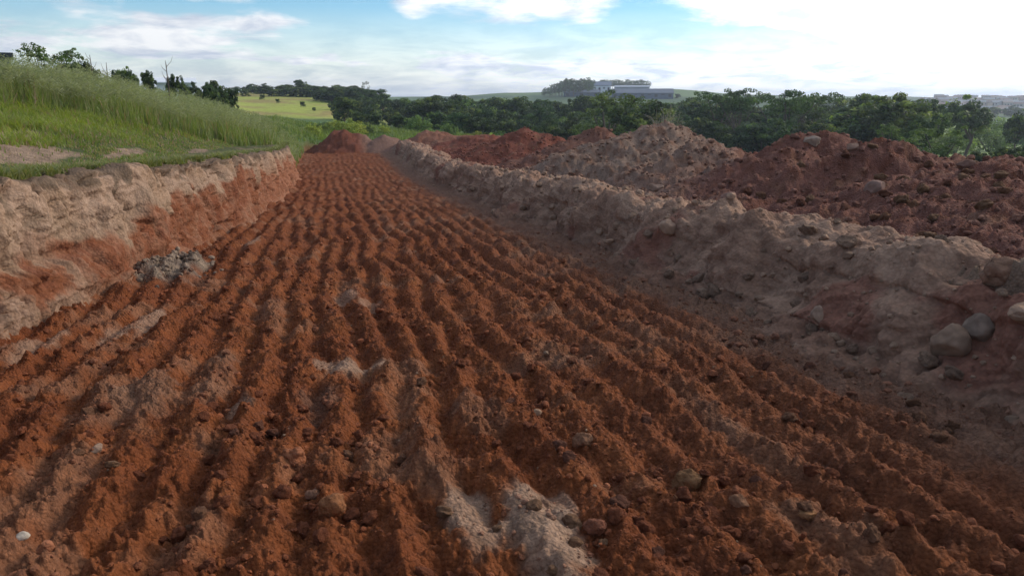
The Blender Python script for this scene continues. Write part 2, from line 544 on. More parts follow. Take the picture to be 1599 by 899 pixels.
def grid_faces(nr, nc):
    i = np.arange(nr - 1)[:, None] * nc + np.arange(nc - 1)[None, :]
    return np.stack([i, i + 1, i + 1 + nc, i + nc], -1).reshape(-1, 4)


# ------------------------------------------------------------------ materials
def soil_material(name, bump=0.5, scale=60.0, dist=0.012, var=0.35):
    m = bpy.data.materials.new(name); m.use_nodes = True
    nt = m.node_tree; N = nt.nodes.new; L = nt.links.new
    b = nt.nodes['Principled BSDF']
    b.inputs['Roughness'].default_value = 0.95
    b.inputs['Specular IOR Level'].default_value = 0.12
    a = N('ShaderNodeAttribute'); a.attribute_name = 'Col'
    tc = N('ShaderNodeTexCoord')
    n1 = N('ShaderNodeTexNoise'); n1.inputs['Scale'].default_value = scale; n1.inputs['Detail'].default_value = 6; n1.inputs['Roughness'].default_value = 0.65
    n2 = N('ShaderNodeTexNoise'); n2.inputs['Scale'].default_value = scale * 0.22; n2.inputs['Detail'].default_value = 8; n2.inputs['Roughness'].default_value = 0.7
    v1 = N('ShaderNodeTexVoronoi'); v1.inputs['Scale'].default_value = scale * 0.9
    for n in (n1, n2, v1): L(tc.outputs['Object'], n.inputs['Vector'])
    mr = N('ShaderNodeMapRange'); mr.inputs['From Min'].default_value = 0.3; mr.inputs['From Max'].default_value = 0.7
    mr.inputs['To Min'].default_value = 1 - var; mr.inputs['To Max'].default_value = 1 + var
    L(n2.outputs[0], mr.inputs['Value'])
    mv = N('ShaderNodeMapRange'); mv.inputs['From Min'].default_value = 0.0; mv.inputs['From Max'].default_value = 0.7
    mv.inputs['To Min'].default_value = 1.12; mv.inputs['To Max'].default_value = 0.85
    L(v1.outputs['Distance'], mv.inputs['Value'])
    mm = N('ShaderNodeMath'); mm.operation = 'MULTIPLY'; L(mr.outputs[0], mm.inputs[0]); L(mv.outputs[0], mm.inputs[1])
    vm = N('ShaderNodeVectorMath'); vm.operation = 'SCALE'
    L(a.outputs['Color'], vm.inputs[0]); L(mm.outputs[0], vm.inputs['Scale'])
    L(vm.outputs[0], b.inputs['Base Color'])
    ad = N('ShaderNodeMath'); ad.operation = 'ADD'; L(n1.outputs[0], ad.inputs[0])
    ms = N('ShaderNodeMath'); ms.operation = 'MULTIPLY'; ms.inputs[1].default_value = 1.4; L(n2.outputs[0], ms.inputs[0]); L(ms.outputs[0], ad.inputs[1])
    sv = N('ShaderNodeMath'); sv.operation = 'SUBTRACT'; L(ad.outputs[0], sv.inputs[0]); L(v1.outputs['Distance'], sv.inputs[1])
    bp = N('ShaderNodeBump'); bp.inputs['Strength'].default_value = bump; bp.inputs['Distance'].default_value = dist
    L(sv.outputs[0], bp.inputs['Height']); L(bp.outputs[0], b.inputs['Normal'])
    return m


def leaf_material(name, trans=0.35, attr=True, colour=(0.05, 0.09, 0.03)):
    m = bpy.data.materials.new(name); m.use_nodes = True
    nt = m.node_tree; N = nt.nodes.new; L = nt.links.new
    nt.nodes.clear()
    out = N('ShaderNodeOutputMaterial')
    d = N('ShaderNodeBsdfPrincipled'); d.inputs['Roughness'].default_value = 0.6; d.inputs['Specular IOR Level'].default_value = 0.25
    t = N('ShaderNodeBsdfTranslucent'); mx = N('ShaderNodeMixShader'); mx.inputs[0].default_value = trans
    a = N('ShaderNodeAttribute'); a.attribute_name = 'Col'
    oi = N('ShaderNodeObjectInfo')
    hs = N('ShaderNodeHueSaturation')
    mr = N('ShaderNodeMapRange'); mr.inputs['To Min'].default_value = 0.72; mr.inputs['To Max'].default_value = 1.3
    L(oi.outputs['Random'], mr.inputs['Value']); L(mr.outputs[0], hs.inputs['Value'])
    m2 = N('ShaderNodeMapRange'); m2.inputs['To Min'].default_value = 0.475; m2.inputs['To Max'].default_value = 0.52
    mu = N('ShaderNodeMath'); mu.operation = 'FRACT'
    m3 = N('ShaderNodeMath'); m3.operation = 'MULTIPLY'; m3.inputs[1].default_value = 7.31
    L(oi.outputs['Random'], m3.inputs[0]); L(m3.outputs[0], mu.inputs[0]); L(mu.outputs[0], m2.inputs['Value']); L(m2.outputs[0], hs.inputs['Hue'])
    L(a.outputs['Color'], hs.inputs['Color'])
    L(hs.outputs[0], d.inputs['Base Color'])
    tcol = N('ShaderNodeVectorMath'); tcol.operation = 'MULTIPLY'; tcol.inputs[1].default_value = (1.5, 1.6, 0.7)
    L(hs.outputs[0], tcol.inputs[0]); L(tcol.outputs[0], t.inputs[0])
    L(d.outputs[0], mx.inputs[1]); L(t.outputs[0], mx.inputs[2]); L(mx.outputs[0], out.inputs[0])
    return m


def plain_material(name, col, rough=0.8, noise=0.2, scale=3.0):
    m = bpy.data.materials.new(name); m.use_nodes = True
    nt = m.node_tree; N = nt.nodes.new; L = nt.links.new
    b = nt.nodes['Principled BSDF']; b.inputs['Roughness'].default_value = rough
    b.inputs['Specular IOR Level'].default_value = 0.3
    tc = N('ShaderNodeTexCoord'); n = N('ShaderNodeTexNoise'); n.inputs['Scale'].default_value = scale; n.inputs['Detail'].default_value = 5
    L(tc.outputs['Object'], n.inputs['Vector'])
    mr = N('ShaderNodeMapRange'); mr.inputs['To Min'].default_value = 1 - noise * 1.6; mr.inputs['To Max'].default_value = 1 + noise * 1.6
    L(n.outputs[0], mr.inputs['Value'])
    vm = N('ShaderNodeVectorMath'); vm.operation = 'SCALE'; vm.inputs[0].default_value = col
    L(mr.outputs[0], vm.inputs['Scale']); L(vm.outputs[0], b.inputs['Base Color'])
    bp = N('ShaderNodeBump'); bp.inputs['Strength'].default_value = 0.3; bp.inputs['Distance'].default_value = 0.02
    L(n.outputs[0], bp.inputs['Height']); L(bp.outputs[0], b.inputs['Normal'])
    return m


M_SOIL = soil_material('soil', 0.8, 50.0, 0.030)
M_BANK = soil_material('bank_earth', 0.5, 34.0, 0.026, 0.22)
M_GROUND = soil_material('meadow_ground', 0.4, 3.0, 0.05, 0.3)
M_CLOD = soil_material('clod_earth', 0.7, 14.0, 0.06, 0.3)
M_ROCK = soil_material('stone', 0.5, 18.0, 0.012, 0.22)
M_LEAF = leaf_material('foliage')
M_GRASS = leaf_material('grass_blades', 0.35)
M_BARK = plain_material('bark', (0.11, 0.085, 0.065), 0.9, 0.3, 6)


# ------------------------------------------------------------------ near ground sheet (polar grid, cut into its separate surfaces)
def build_ground():
    azd = np.arange(-47, 47.01, 0.118)
    az = np.concatenate([np.arange(-180, -60, 4.0), np.arange(-60, -47, 0.8), azd, np.arange(47.8, 60, 0.8), np.arange(60, 180.1, 4.0)])
    az = np.radians(az)
    rr = [0.55]
    while rr[-1] < 66: rr.append(rr[-1] * 1.0066)
    rr = np.array(rr)
    R, A = np.meshgrid(rr, az, indexing='ij')
    # small shuffle so that no regular grid shows
    dr = (rr[1] / rr[0] - 1) * R * 0.25
    X = R * np.sin(A); Y = R * np.cos(A)
    Z, u, v, w, wr, idx, is_m, t = terrain(X, Y)
    col = soil_colour(u, v, Z, w, wr, idx)
    cm = mixc(np.broadcast_to(np.array((.165, .052, .028)), col.shape), np.array((.24, .14, .10)), sstep(1.9, 2.8, u) * 0.8)
    col = np.where(is_m[..., None], cm, col)
    far = sstep(14, 18, u) + t
    gn = fbm(X, Y, 6, 4, 401)
    gc = mixc(np.broadcast_to(C_MEADOW, col.shape), C_GRASSG, 0.4 + gn)
    col = mixc(col, gc, np.clip(far, 0, 1))
    V = np.stack([X, Y, Z], -1).reshape(-1, 3); C = col.reshape(-1, 3)
    F = grid_faces(*R.shape)
    # class per face from its first corner
    uu = u.ravel(); vv = v.ravel(); ww = w.ravel(); wwr = wr.ravel(); ii = idx.ravel(); mm = is_m.ravel()
    cls = np.zeros(len(uu), int)                       # 0 trench floor
    cls[(ww > 0.5) | ((vv > 36) & (uu < -1.5))] = 1     # upland
    cls[wwr > 0.5] = 100 + ii[wwr > 0.5]                # heaps
    cls[(uu > 15) | (vv > 60) | ((vv < -3) & (wwr > .5))] = 2
    cls[mm] = 3
    fc = cls[F[:, 0]]

    global NEAR_V, NEAR_CLS
    NEAR_V = V; NEAR_CLS = cls

    def cut(name, sel, mat, **props):
        f = F[sel]
        if len(f) == 0: return
        used = np.unique(f); remap = np.zeros(len(V), np.int64); remap[used] = np.arange(len(used))
        me = mesh_np(name, V[used], remap[f][:, ::-1], mat, C[used])
        return link(name, me, **props)
    cut('trench_floor', fc == 0, M_SOIL, kind='structure', label='red soil trench floor combed into long furrows')
    cut('upland_ground', fc == 1, M_SOIL, kind='structure', label='sandy ground above the left bank under the grass')
    cut('valley_edge_ground', fc == 2, M_GROUND, kind='structure', label='green ground past the trench and heaps')
    cut('soil_mound', fc == 3, M_SOIL, category='soil mound', label='small dark red soil mound closing the far end of the trench')
    for i, hp in enumerate(HEAPS):
        if hp[6]:
            cut('soil_heap', fc == 100 + i, M_SOIL, category='soil heap', label=hp[6], group='heaps of dug soil along the right of the trench')
    cut('spoil_ground', (fc == 100) | (fc == 101), M_SOIL, kind='structure', label='red spoil ground right of the camera')
    # inner patch right under the camera is outside every view; close it with a small fan
    # far ground
    azf = np.radians(np.concatenate([np.arange(-180, -50, 5.0), np.arange(-50, 50, 0.4), np.arange(50, 181, 5.0)]))
    rf = [62.5]
    while rf[-1] < 3600: rf.append(rf[-1] * 1.02)
    rf = np.array(rf)
    R, A = np.meshgrid(rf, azf, indexing='ij')
    X = R * np.sin(A); Y = R * np.cos(A)
    Z = far_height(X, Y) - 0.05 * sstep(68, 64, R) + np.clip((R - 200) / 400, 0, 1.5) * fbm(X, Y, 140, 3, 431)
    AD = np.degrees(A)
    n = fbm(X, Y, 18, 4, 411); nb = fbm(X, Y, 90, 3, 421)
    col = mixc(np.broadcast_to(C_MEADOW, X.shape + (3,)), C_GRASSG, 0.4 + n)
    field = sstep(-24, -21, AD) * sstep(-8, -11, AD) * sstep(118, 135, R) * sstep(420, 300, R)
    col = mixc(col, mixc(np.broadcast_to(np.array((.34, .37, .07)), col.shape), np.array((.30, .24, .08)), 0.25 + 1.8 * n + 0.5 * np.sin(R * .22 + 4 * nb)), field)
    mead = sstep(23, 27, AD) * sstep(75, 90, R) * sstep(420, 340, R)
    col = mixc(col, mixc(np.broadcast_to(np.array((.27, .33, .10)), col.shape), np.array((.13, .18, .055)), 0.3 + 1.7 * n + 0.4 * np.sin(R * .35 + 3 * nb)), mead)
    hill = sstep(300, 500, R)
    col = mixc(col, mixc(np.broadcast_to(np.array((.13, .19, .07)), col.shape), np.array((.07, .11, .05)), 0.5 + 1.6 * nb), hill)
    V = np.stack([X, Y, Z], -1).reshape(-1, 3)
    me = mesh_np('valley_ground', V, grid_faces(*R.shape)[:, ::-1], M_GROUND, col.reshape(-1, 3))
    link('valley_ground', me, kind='structure', label='green valley floor and rising land to the horizon')


build_ground()


# ------------------------------------------------------------------ cut banks : sheets laid over a cross-section
def bank(name, side, prof, v0, v1, ratio, step, label):
    vs = [v0]
    while vs[-1] < v1: vs.append(vs[-1] + max(0.018, abs(vs[-1] - 0.0) * ratio))
    vs = np.array(vs)
    prof = np.array(prof, float)
    seg = np.hypot(np.diff(prof[:, 0]), np.diff(prof[:, 1])); s = np.concatenate([[0], np.cumsum(seg)])
    n = int(s[-1] / step)
    sp = np.linspace(0, s[-1], n)
    pu = np.interp(sp, s, prof[:, 0]); ph = np.interp(sp, s, prof[:, 1])
    k = np.array([1, 2, 3, 4, 3, 2, 1.]); k /= k.sum()
    pu = np.convolve(np.pad(pu, 3, 'edge'), k, 'valid'); ph = np.convolve(np.pad(ph, 3, 'edge'), k, 'valid')
    tu = np.gradient(pu); th = np.gradient(ph); ln = np.hypot(tu, th); tu /= ln; th /= ln
    # outward normal of the section (towards the trench and up)
    nu, nh = th * (1 if side < 0 else -1), -tu * (1 if side < 0 else -1)
    Vv, S = np.meshgrid(vs, sp, indexing='ij')
    PU = np.broadcast_to(pu, Vv.shape); PH = np.broadcast_to(ph, Vv.shape)
    NU = np.broadcast_to(nu, Vv.shape); NH = np.broadcast_to(nh, Vv.shape)
    hfac = PH / prof[:, 1].max()
    if side < 0:
        toe = left_toe(Vv)
        Dn = 0.13 * fbm(Vv, S * 0.6, 1.5, 2, 501) + 0.05 * fbm(Vv, S * 0.45, 0.32, 3, 511) + 0.020 * fbm(Vv * 1.2, S * 0.22, 0.09, 3, 513) * sstep(0.98, 0.8, hfac)
        # blocky broken face : stepped noise
        st = fbm(Vv, S, 0.7, 2, 521)
        Dn = Dn + 0.10 * (np.floor(st * 3.2) / 3.2)
        # vertical bucket tooth scratches, strongest low on the face
        toothz = sstep(0.66, 0.36, hfac) * sstep(-0.30, 0.05, vnoise(Vv * 0.55, S * 0.4, 531))
        Dn = Dn - 0.065 * np.abs(np.sin(Vv * 24 + 2.5 * vnoise(Vv * 2, S * 2.5, 541))) * toothz
        Dn = Dn + 0.022 * fbm(Vv * 1.7, S * 0.6, 0.13, 4, 551) + 0.25 * domes(Vv, S, 0.09, 556, 0.18)
        Dn = Dn - 0.05 * sstep(0.25, 0.6, fbm(Vv, S, 0.25, 3, 557))
        crack = np.abs(vnoise(Vv * 1.1 + 0.5 * vnoise(Vv * 3, S * 3, 3), S * 0.9, 561))
        Dn = Dn - 0.09 * sstep(0.05, 0.0, crack)
        # deep notch where the face steps back, and the low ledge in front of it
        Dn = Dn + 0.10 * sstep(9.6, 8.9, Vv) * sstep(0.55, 0.42, hfac) * sstep(0.0, 0.12, hfac)
        Dn = Dn - 0.13 * np.exp(-((hfac - 0.42) / 0.07) ** 2) * sstep(9.8, 8.8, Vv)
        ragged = 0.06 * fbm(Vv, S * 0, 0.35, 3, 571)
        PH = PH + ragged * sstep(0.6, 0.95, hfac)
        fade = sstep(35.5, 33.0, Vv)
    else:
        toe = right_toe(Vv)
        Dn = 0.16 * fbm(Vv, S, 1.15, 2, 601) + 0.055 * fbm(Vv, S, 0.34, 4, 611)
        st = fbm(Vv + 0.4 * S, S, 0.6, 2, 621)
        Dn = Dn + 0.08 * (np.floor(st * 2.6) / 2.6) * sstep(40, 15, Vv)
        scoop = sstep(0.05, 0.45, vnoise(Vv * 0.75 + 5.2, S * 0.35, 631))
        Dn = Dn - 0.16 * scoop * sstep(0.15, 0.35, hfac) * sstep(0.95, 0.7, hfac)
        Dn = Dn + 0.38 * domes(Vv, S, 0.15, 641, 0.30) * (0.35 + 0.9 * sstep(0.55, 0.9, hfac)) * (1 - 0.7 * scoop) + 0.35 * domes(Vv, S, 0.07, 645, 0.45) * (1 - 0.6 * scoop)
        Dn = Dn + 0.015 * fbm(Vv, S, 0.09, 3, 651)
        tz = np.exp(-((Vv - 4.65) / 0.22) ** 2) * sstep(0.10, 0.2, hfac) * sstep(0.5, 0.38, hfac) + 0.7 * np.exp(-((Vv - 6.6) / 0.3) ** 2) * sstep(0.05, .12, hfac) * sstep(0.3, 0.22, hfac)
        Dn = Dn - 0.05 * tz * (0.5 + 0.5 * np.sin(Vv * 62 + S * 9))
        PH = PH * (1 + 0.10 * fbm(Vv, S * 0, 1.3, 3, 661)) + 0.05 * fbm(Vv, S * 0, .3, 2, 663) * sstep(.6, .95, hfac)
        fade = sstep(57, 48, Vv)
    if side < 0: Dn = Dn * (1 - 0.6 * sstep(0.95, 1.0, hfac))
    taper = sstep(0, 0.12, S) * sstep(s[-1], s[-1] - 0.12, S)
    Dn = Dn * taper
    U = toe + PU + NU * Dn; Hh = PH + NH * Dn
    Hh = np.where(Hh > 0, Hh * fade, Hh) - (1 - fade) * 0.3
    # jitter along v so silhouettes break up
    Vj = Vv + 0.03 * fbm(S, Vv, 0.3, 2, 671) * taper
    X, Y = to_xy(U, Vj)
    Z = Hh + base_z(Vj)
    n1 = fbm(Vv, S, 0.9, 4, 681); n2 = fbm(Vv, S * 0.6, 0.22, 3, 691); n3 = fbm(Vv, S, 2.4, 2, 701)
    if side < 0:
        c = mixc(np.broadcast_to(C_TAN * np.array((.88, .82, .78)), U.shape + (3,)), C_PALE * np.array((.90, .82, .76)), 0.4 + n1)
        c = mixc(c, np.array((.22, .15, .10)), np.clip(n2 * 0.9, 0, 0.5))
        lim = 0.42 + 0.24 * sstep(9.5, 14, Vv) + 0.20 * n1 + 0.20 * n3
        redness = sstep(lim + 0.07, lim - 0.03, hfac) * (1 - 0.8 * sstep(9.0, 8.2, Vv) * sstep(-0.1, 0.3, n1 + 0.3 * n3))
        c = mixc(c, mixc(np.broadcast_to(np.array((.205, .068, .030)), c.shape), np.array((.27, .125, .072)), 0.3 + 1.2 * n2), redness * 0.95)
        c = mixc(c, np.array((.30, .17, .105)), sstep(0.12, 0.0, hfac) * .6)
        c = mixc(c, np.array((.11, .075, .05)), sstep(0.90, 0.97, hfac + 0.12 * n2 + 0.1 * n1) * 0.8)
        c = mixc(c, np.array((.17, .10, .065)), sstep(0.3, 0.7, fbm(Vv * 1.4, S * 0.3, 0.2, 3, 711)) * 0.45)
        c = mixc(c, np.array((.15, .045, .022)), sstep(0.0, 0.5, fbm(Vv * 2.2, S * 0.25, 0.14, 3, 712)) * redness * 0.6)
        c = mixc(c, np.array((.31, .13, .07)), np.clip(sstep(15, 24, Vv) * 0.5 * sstep(0.9, 0.5, hfac), 0, 1))
    else:
        c = mixc(np.broadcast_to(np.array((.285, .165, .108)), U.shape + (3,)), np.array((.36, .225, .150)), 0.4 + n1)
        c = mixc(c, np.array((.18, .098, .064)), np.clip(0.1 + n2, 0, 0.5))
        c = mixc(c, np.array((.22, .085, .055)), sstep(0.25, 0.5, n3 + 0.5 * n1 - 0.25 * hfac) * 0.75)
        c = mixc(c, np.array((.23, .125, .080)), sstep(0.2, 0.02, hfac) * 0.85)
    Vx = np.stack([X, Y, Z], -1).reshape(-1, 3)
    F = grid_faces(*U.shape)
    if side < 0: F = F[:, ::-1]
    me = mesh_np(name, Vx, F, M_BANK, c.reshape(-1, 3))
    print(name, U.shape)
    return link(name, me, kind='structure', label=label), (Vv, S, X, Y, Z)


bank('left_cut_bank', -1, [(0.35, -0.10), (0.08, 0.0), (-0.02, 0.14), (-0.10, 0.5), (-0.18, 0.95), (-0.26, 1.27), (-0.33, 1.36), (-0.52, 1.37), (-0.66, 1.22)],
     -4.0, 36.5, 0.0042, 0.018, 'steep cut bank of tan and red earth below the tall grass')
RB = bank('right_cut_bank', 1, [(-0.40, -0.12), (-0.10, 0.0), (0.06, 0.08), (0.15, 0.34), (0.29, 0.60), (0.50, 0.74), (0.90, 0.77), (1.4, 0.70), (1.8, 0.5)],
          -2.0, 58.0, 0.0042, 0.018, 'slumped greyish tan bank between the furrows and the soil heaps')[1]


# ------------------------------------------------------------------ clods and stones
def ico(sub):
    import bmesh
    bm = bmesh.new(); bmesh.ops.create_icosphere(bm, subdivisions=sub, radius=1.0)
    V = np.array([p.co[:] for p in bm.verts]); F = np.array([[q.index for q in f.verts] for f in bm.faces]); bm.free()
    return V, F


ICO1, ICO2, ICO3 = ico(1), ico(2), ico(4)


def n3(P, scale, seed):
    a = vnoise(P[..., 0] * scale + P[..., 2] * scale * 0.7, P[..., 1] * scale - P[..., 2] * scale * 0.6, seed)
    b = vnoise(P[..., 2] * scale + 5, (P[..., 0] - P[..., 1]) * scale * 0.8, seed + 7)
    return (a + b) * 0.6


def lump_shape(V, seed, rough=0.22, facet=0.5):
    rg = np.random.default_rng(seed)
    P = V.copy()
    # knock flats off the ball, then roughen it
    for k in range(9):
        n = rg.normal(size=3); n /= np.linalg.norm(n)
        d = P @ n; lim = rg.uniform(0.55, 0.92)
        over = np.maximum(d - lim, 0)[:, None]
        P = P - n * over * facet * 1.6
    P = P * (1 + rough * n3(P, 1.3, seed)[:, None] + rough * 0.5 * n3(P, 3.1, seed + 3)[:, None] + rough * 0.22 * n3(P, 7.0, seed + 5)[:, None])
    return P * np.array([1.0, rg.uniform(0.72, 0.98), rg.uniform(0.6, 0.85)])


def rot_z(P, a):
    c, s = np.cos(a), np.sin(a)
    return np.stack([P[..., 0] * c - P[..., 1] * s, P[..., 0] * s + P[..., 1] * c, P[..., 2]], -1)


def project(P):
    x, y, z = P[:, 0], P[:, 1], P[:, 2] - CAM_H
    d = y * math.cos(PITCH) - z * math.sin(PITCH)
    up = y * math.sin(PITCH) + z * math.cos(PITCH)
    d = np.where(d < 0.1, 0.1, d)
    return 799.5 + FPX * x / d, 449.5 - FPX * up / d, d


def clod_colour(u, v, rnd):
    w = np.zeros_like(u); wr = sstep(4.3, 4.9, u)
    idx = heap_field(u, v)[1]
    c = soil_colour(u, v, w, w, wr, idx)
    c = c * 0.6 + np.array((.24, .085, .045)) * 0.4 * (u < 4.3)[:, None] + np.array((.25, .13, .09)) * 0.4 * (u >= 4.3)[:, None]
    c = c * (0.85 + 0.4 * rnd[:, None])
    pale = rnd > 0.993
    c[pale] = np.array((.30, .19, .12)) * (0.7 + 0.3 * rnd[pale][:, None])
    return c


LUMPS = [lump_shape(ICO3[0], 900 + k, 0.30, 0.45) for k in range(8)]
LUMPS = [P * (1 + 0.10 * n3(P, 6.0, 71)[:, None] + 0.05 * n3(P, 14.0, 72)[:, None]) for P in LUMPS]


def build_clods():
    n = 17000
    rg = np.random.default_rng(11)
    r = np.exp(rg.uniform(math.log(1.5), math.log(13), n)); az = np.radians(rg.uniform(-42, 42, n))
    x = r * np.sin(az); y = r * np.cos(az)
    u, v = to_uv(x, y)
    clump = fbm(u, v, 0.8, 3, 801)
    keep = (u > left_toe(v) - 0.05) & (u < 4.0) & (rg.uniform(size=n) < 0.62 + 0.9 * clump)
    x, y, u, v, r = x[keep], y[keep], u[keep], v[keep], r[keep]
    n = len(x)
    size = 0.0042 * np.exp(rg.exponential(0.50, n)) * (r / 2.2) ** 0.75
    size = np.clip(size, 0.004, 0.040)
    size = np.where(u > 2.9, size * 1.1, size)
    # slopes of the heaps
    m = 7500
    vv = np.exp(rg.uniform(math.log(4.0), math.log(40), m)); uu = rg.uniform(4.3, 10.5, m)
    xx, yy = to_xy(uu, vv)
    rr = np.hypot(xx, yy)
    ss = np.clip(0.012 * np.exp(rg.exponential(0.50, m)) * (rr / 8) ** 0.6, 0.008, 0.085)
    x = np.concatenate([x, xx]); y = np.concatenate([y, yy]); size = np.concatenate([size, ss]); r = np.concatenate([r, rr])
    z, u, v = terrain(x, y)[:3]
    # on the slumped right bank
    Vv, S, BX, BY, BZ = RB
    ok = (Vv > 2.6) & (Vv < 30) & (S > 0.15) & (S < 2.5)
    bi = np.flatnonzero(ok.ravel()); 
    pick = rg.choice(bi, 1500, replace=False)
    bx, by, bz = BX.ravel()[pick], BY.ravel()[pick], BZ.ravel()[pick]
    br = np.hypot(bx, by); bs = np.clip(0.010 * np.exp(rg.exponential(0.55, len(pick))) * (br / 6) ** 0.5, 0.008, 0.10)
    low = bz * 0 + (Vv.ravel()[pick] * 0)
    x = np.concatenate([x, bx]); y = np.concatenate([y, by]); z = np.concatenate([z, bz]); size = np.concatenate([size, bs]); r = np.concatenate([r, br])
    bu, bv = to_uv(bx, by)
    u = np.concatenate([u, bu]); v = np.concatenate([v, bv])
    rnd = rg.uniform(size=len(x))
    col = clod_colour(u, v, rnd)
    onb = np.zeros(len(x), bool); onb[-len(bx):] = True
    col[onb] = np.array((.30, .19, .125)) * (0.8 + 0.5 * rnd[onb][:, None])
    az = np.abs(np.arctan2(x, y))
    inview = (az < math.radians(34)) & (r > 2.3)
    zone = np.where(onb, 2, np.where(u > 4.3, 1, 0))
    scr = size / r
    named = []
    for zz, cnt in ((0, 170), (1, 85), (2, 25)):
        s = np.where(inview & (zone == zz), scr, 0)
        named += list(np.argsort(-s)[:cnt])
    named = np.array(named)
    isn = np.zeros(len(x), bool); isn[named] = True
    # individuals : eight shared lump shapes in three earth colours
    shades = [np.array((.22, .072, .034)), np.array((.17, .070, .042)), np.array((.22, .105, .058)), np.array((.25, .135, .075)), np.array((.31, .195, .13))]
    lib = {}
    for k in range(8):
        for c, sc_ in enumerate(shades):
            P = LUMPS[k]
            cc = sc_[None, :] * (1 + 0.18 * n3(P, 4.0, 33 + k)[:, None])
            lib[(k, c)] = mesh_np('soil_clod', P, ICO3[1], M_CLOD, cc)
    info = ((0, 'lump of broken red earth lying loose on the trench furrows', 'loose clods on the trench floor'),
            (1, 'lump of broken red brown earth lying on the soil heaps', 'loose clods on the soil heaps'),
            (2, 'lump of tan earth stuck in the slumped right bank', 'loose lumps on the right bank'))
    for i in named:
        zz = zone[i]
        c = 4 if zz == 2 else int(np.argmin([np.abs(col[i] - s_).sum() for s_ in shades[:4]]))
        if zz == 1 and c == 0: c = 1
        o = link('soil_clod', lib[(int(rg.integers(8)), c)])
        s_ = float(size[i]) * (1.05 if zz < 2 else 0.85)
        o.location = (float(x[i]), float(y[i]), float(z[i]) + s_ * 0.22)
        o.scale = (s_, s_ * float(rg.uniform(.85, 1.1)), s_ * float(rg.uniform(.85, 1.05)))
        o.rotation_euler = (float(rg.uniform(-.5, .5)), float(rg.uniform(-.5, .5)), float(rg.uniform(0, 6.28)))
        o['category'] = 'soil clod'
        PX, PY, _d = project(np.array([[x[i], y[i], z[i]]]))
        PX, PY = float(PX[0]), float(PY[0]); pw = s_ / _d[0] * FPX * 2
        sz = 'large' if pw > 26 else ('middling' if pw > 17 else 'small')
        hue = ('orange red', 'dull red', 'brown', 'pale', 'tan')[c] if zz < 2 else 'tan'
        colp = ('far left', 'left', 'middle', 'right', 'far right')[min(4, max(0, int(PX / 320)))]
        if zz == 0: where = ('upper', 'middle', 'lower', 'bottom')[0 if PY < 420 else 1 if PY < 580 else 2 if PY < 740 else 3] + ' furrows, ' + colp
        elif zz == 1: where = ('heap tops' if PY < 260 else 'heap slopes' if PY < 340 else 'ground behind the bank') + ', ' + colp
        else: where = 'right bank, ' + ('upper' if PY < 350 else 'middle' if PY < 480 else 'lower') + ' stretch'
        o['label'] = sz + ' ' + hue + ' clod on the ' + where
        o['group'] = info[zz][2]
    # crumbs nobody could count : one joined mesh
    rest = ~isn
    x, y, z, size, col, r = x[rest], y[rest], z[rest], size[rest], col[rest], r[rest]
    big = (size / r) > 0.0042
    VV = []; FF = []; CC = []; base = 0
    for sel, (bv_, bf_) in ((big, ICO2), (~big, ICO1)):
        shapes = [lump_shape(bv_, 950 + k, 0.25, 0.5) for k in range(12)]
        ids = np.flatnonzero(sel)
        kk = rg.integers(12, size=len(ids)); an = rg.uniform(0, 6.28, len(ids))
        for k in range(12):
            q = ids[kk == k]
            if len(q) == 0: continue
            P = np.broadcast_to(shapes[k], (len(q),) + shapes[k].shape)
            P = rot_z(P, an[kk == k][:, None]) * size[q][:, None, None]
            P = P + np.stack([x[q], y[q], z[q] + size[q] * 0.15], -1)[:, None, :]
            nv = bv_.shape[0]
            F = bf_[None] + (np.arange(len(q)) * nv)[:, None, None] + base
            VV.append(P.reshape(-1, 3)); FF.append(F.reshape(-1, 3)); CC.append(np.repeat(col[q], nv, 0)); base += len(q) * nv
    me = mesh_np('soil_crumbs', np.concatenate(VV), np.concatenate(FF), M_CLOD, np.concatenate(CC), smooth=False)
    link('soil_crumbs', me, kind='stuff', label='crumbs of red earth scattered over furrows, bank and heaps')


build_clods()


def surf_at(px, py, pts, tol=5.0):
    X, Y, D = pts[1]
    m = (np.abs(X - px) < tol) & (np.abs(Y - py) < tol) & (D > 0.5)
    ids = np.flatnonzero(m)
    if len(ids) == 0: return surf_at(px, py, pts, tol * 2) if tol < 200 else None
    return pts[0][ids[np.argmin(D[ids])]]


_n = NEAR_V; _p = (_n, project(_n))
_b = np.stack([RB[2], RB[3], RB[4]], -1).reshape(-1, 3); _bp = (_b, project(_b))


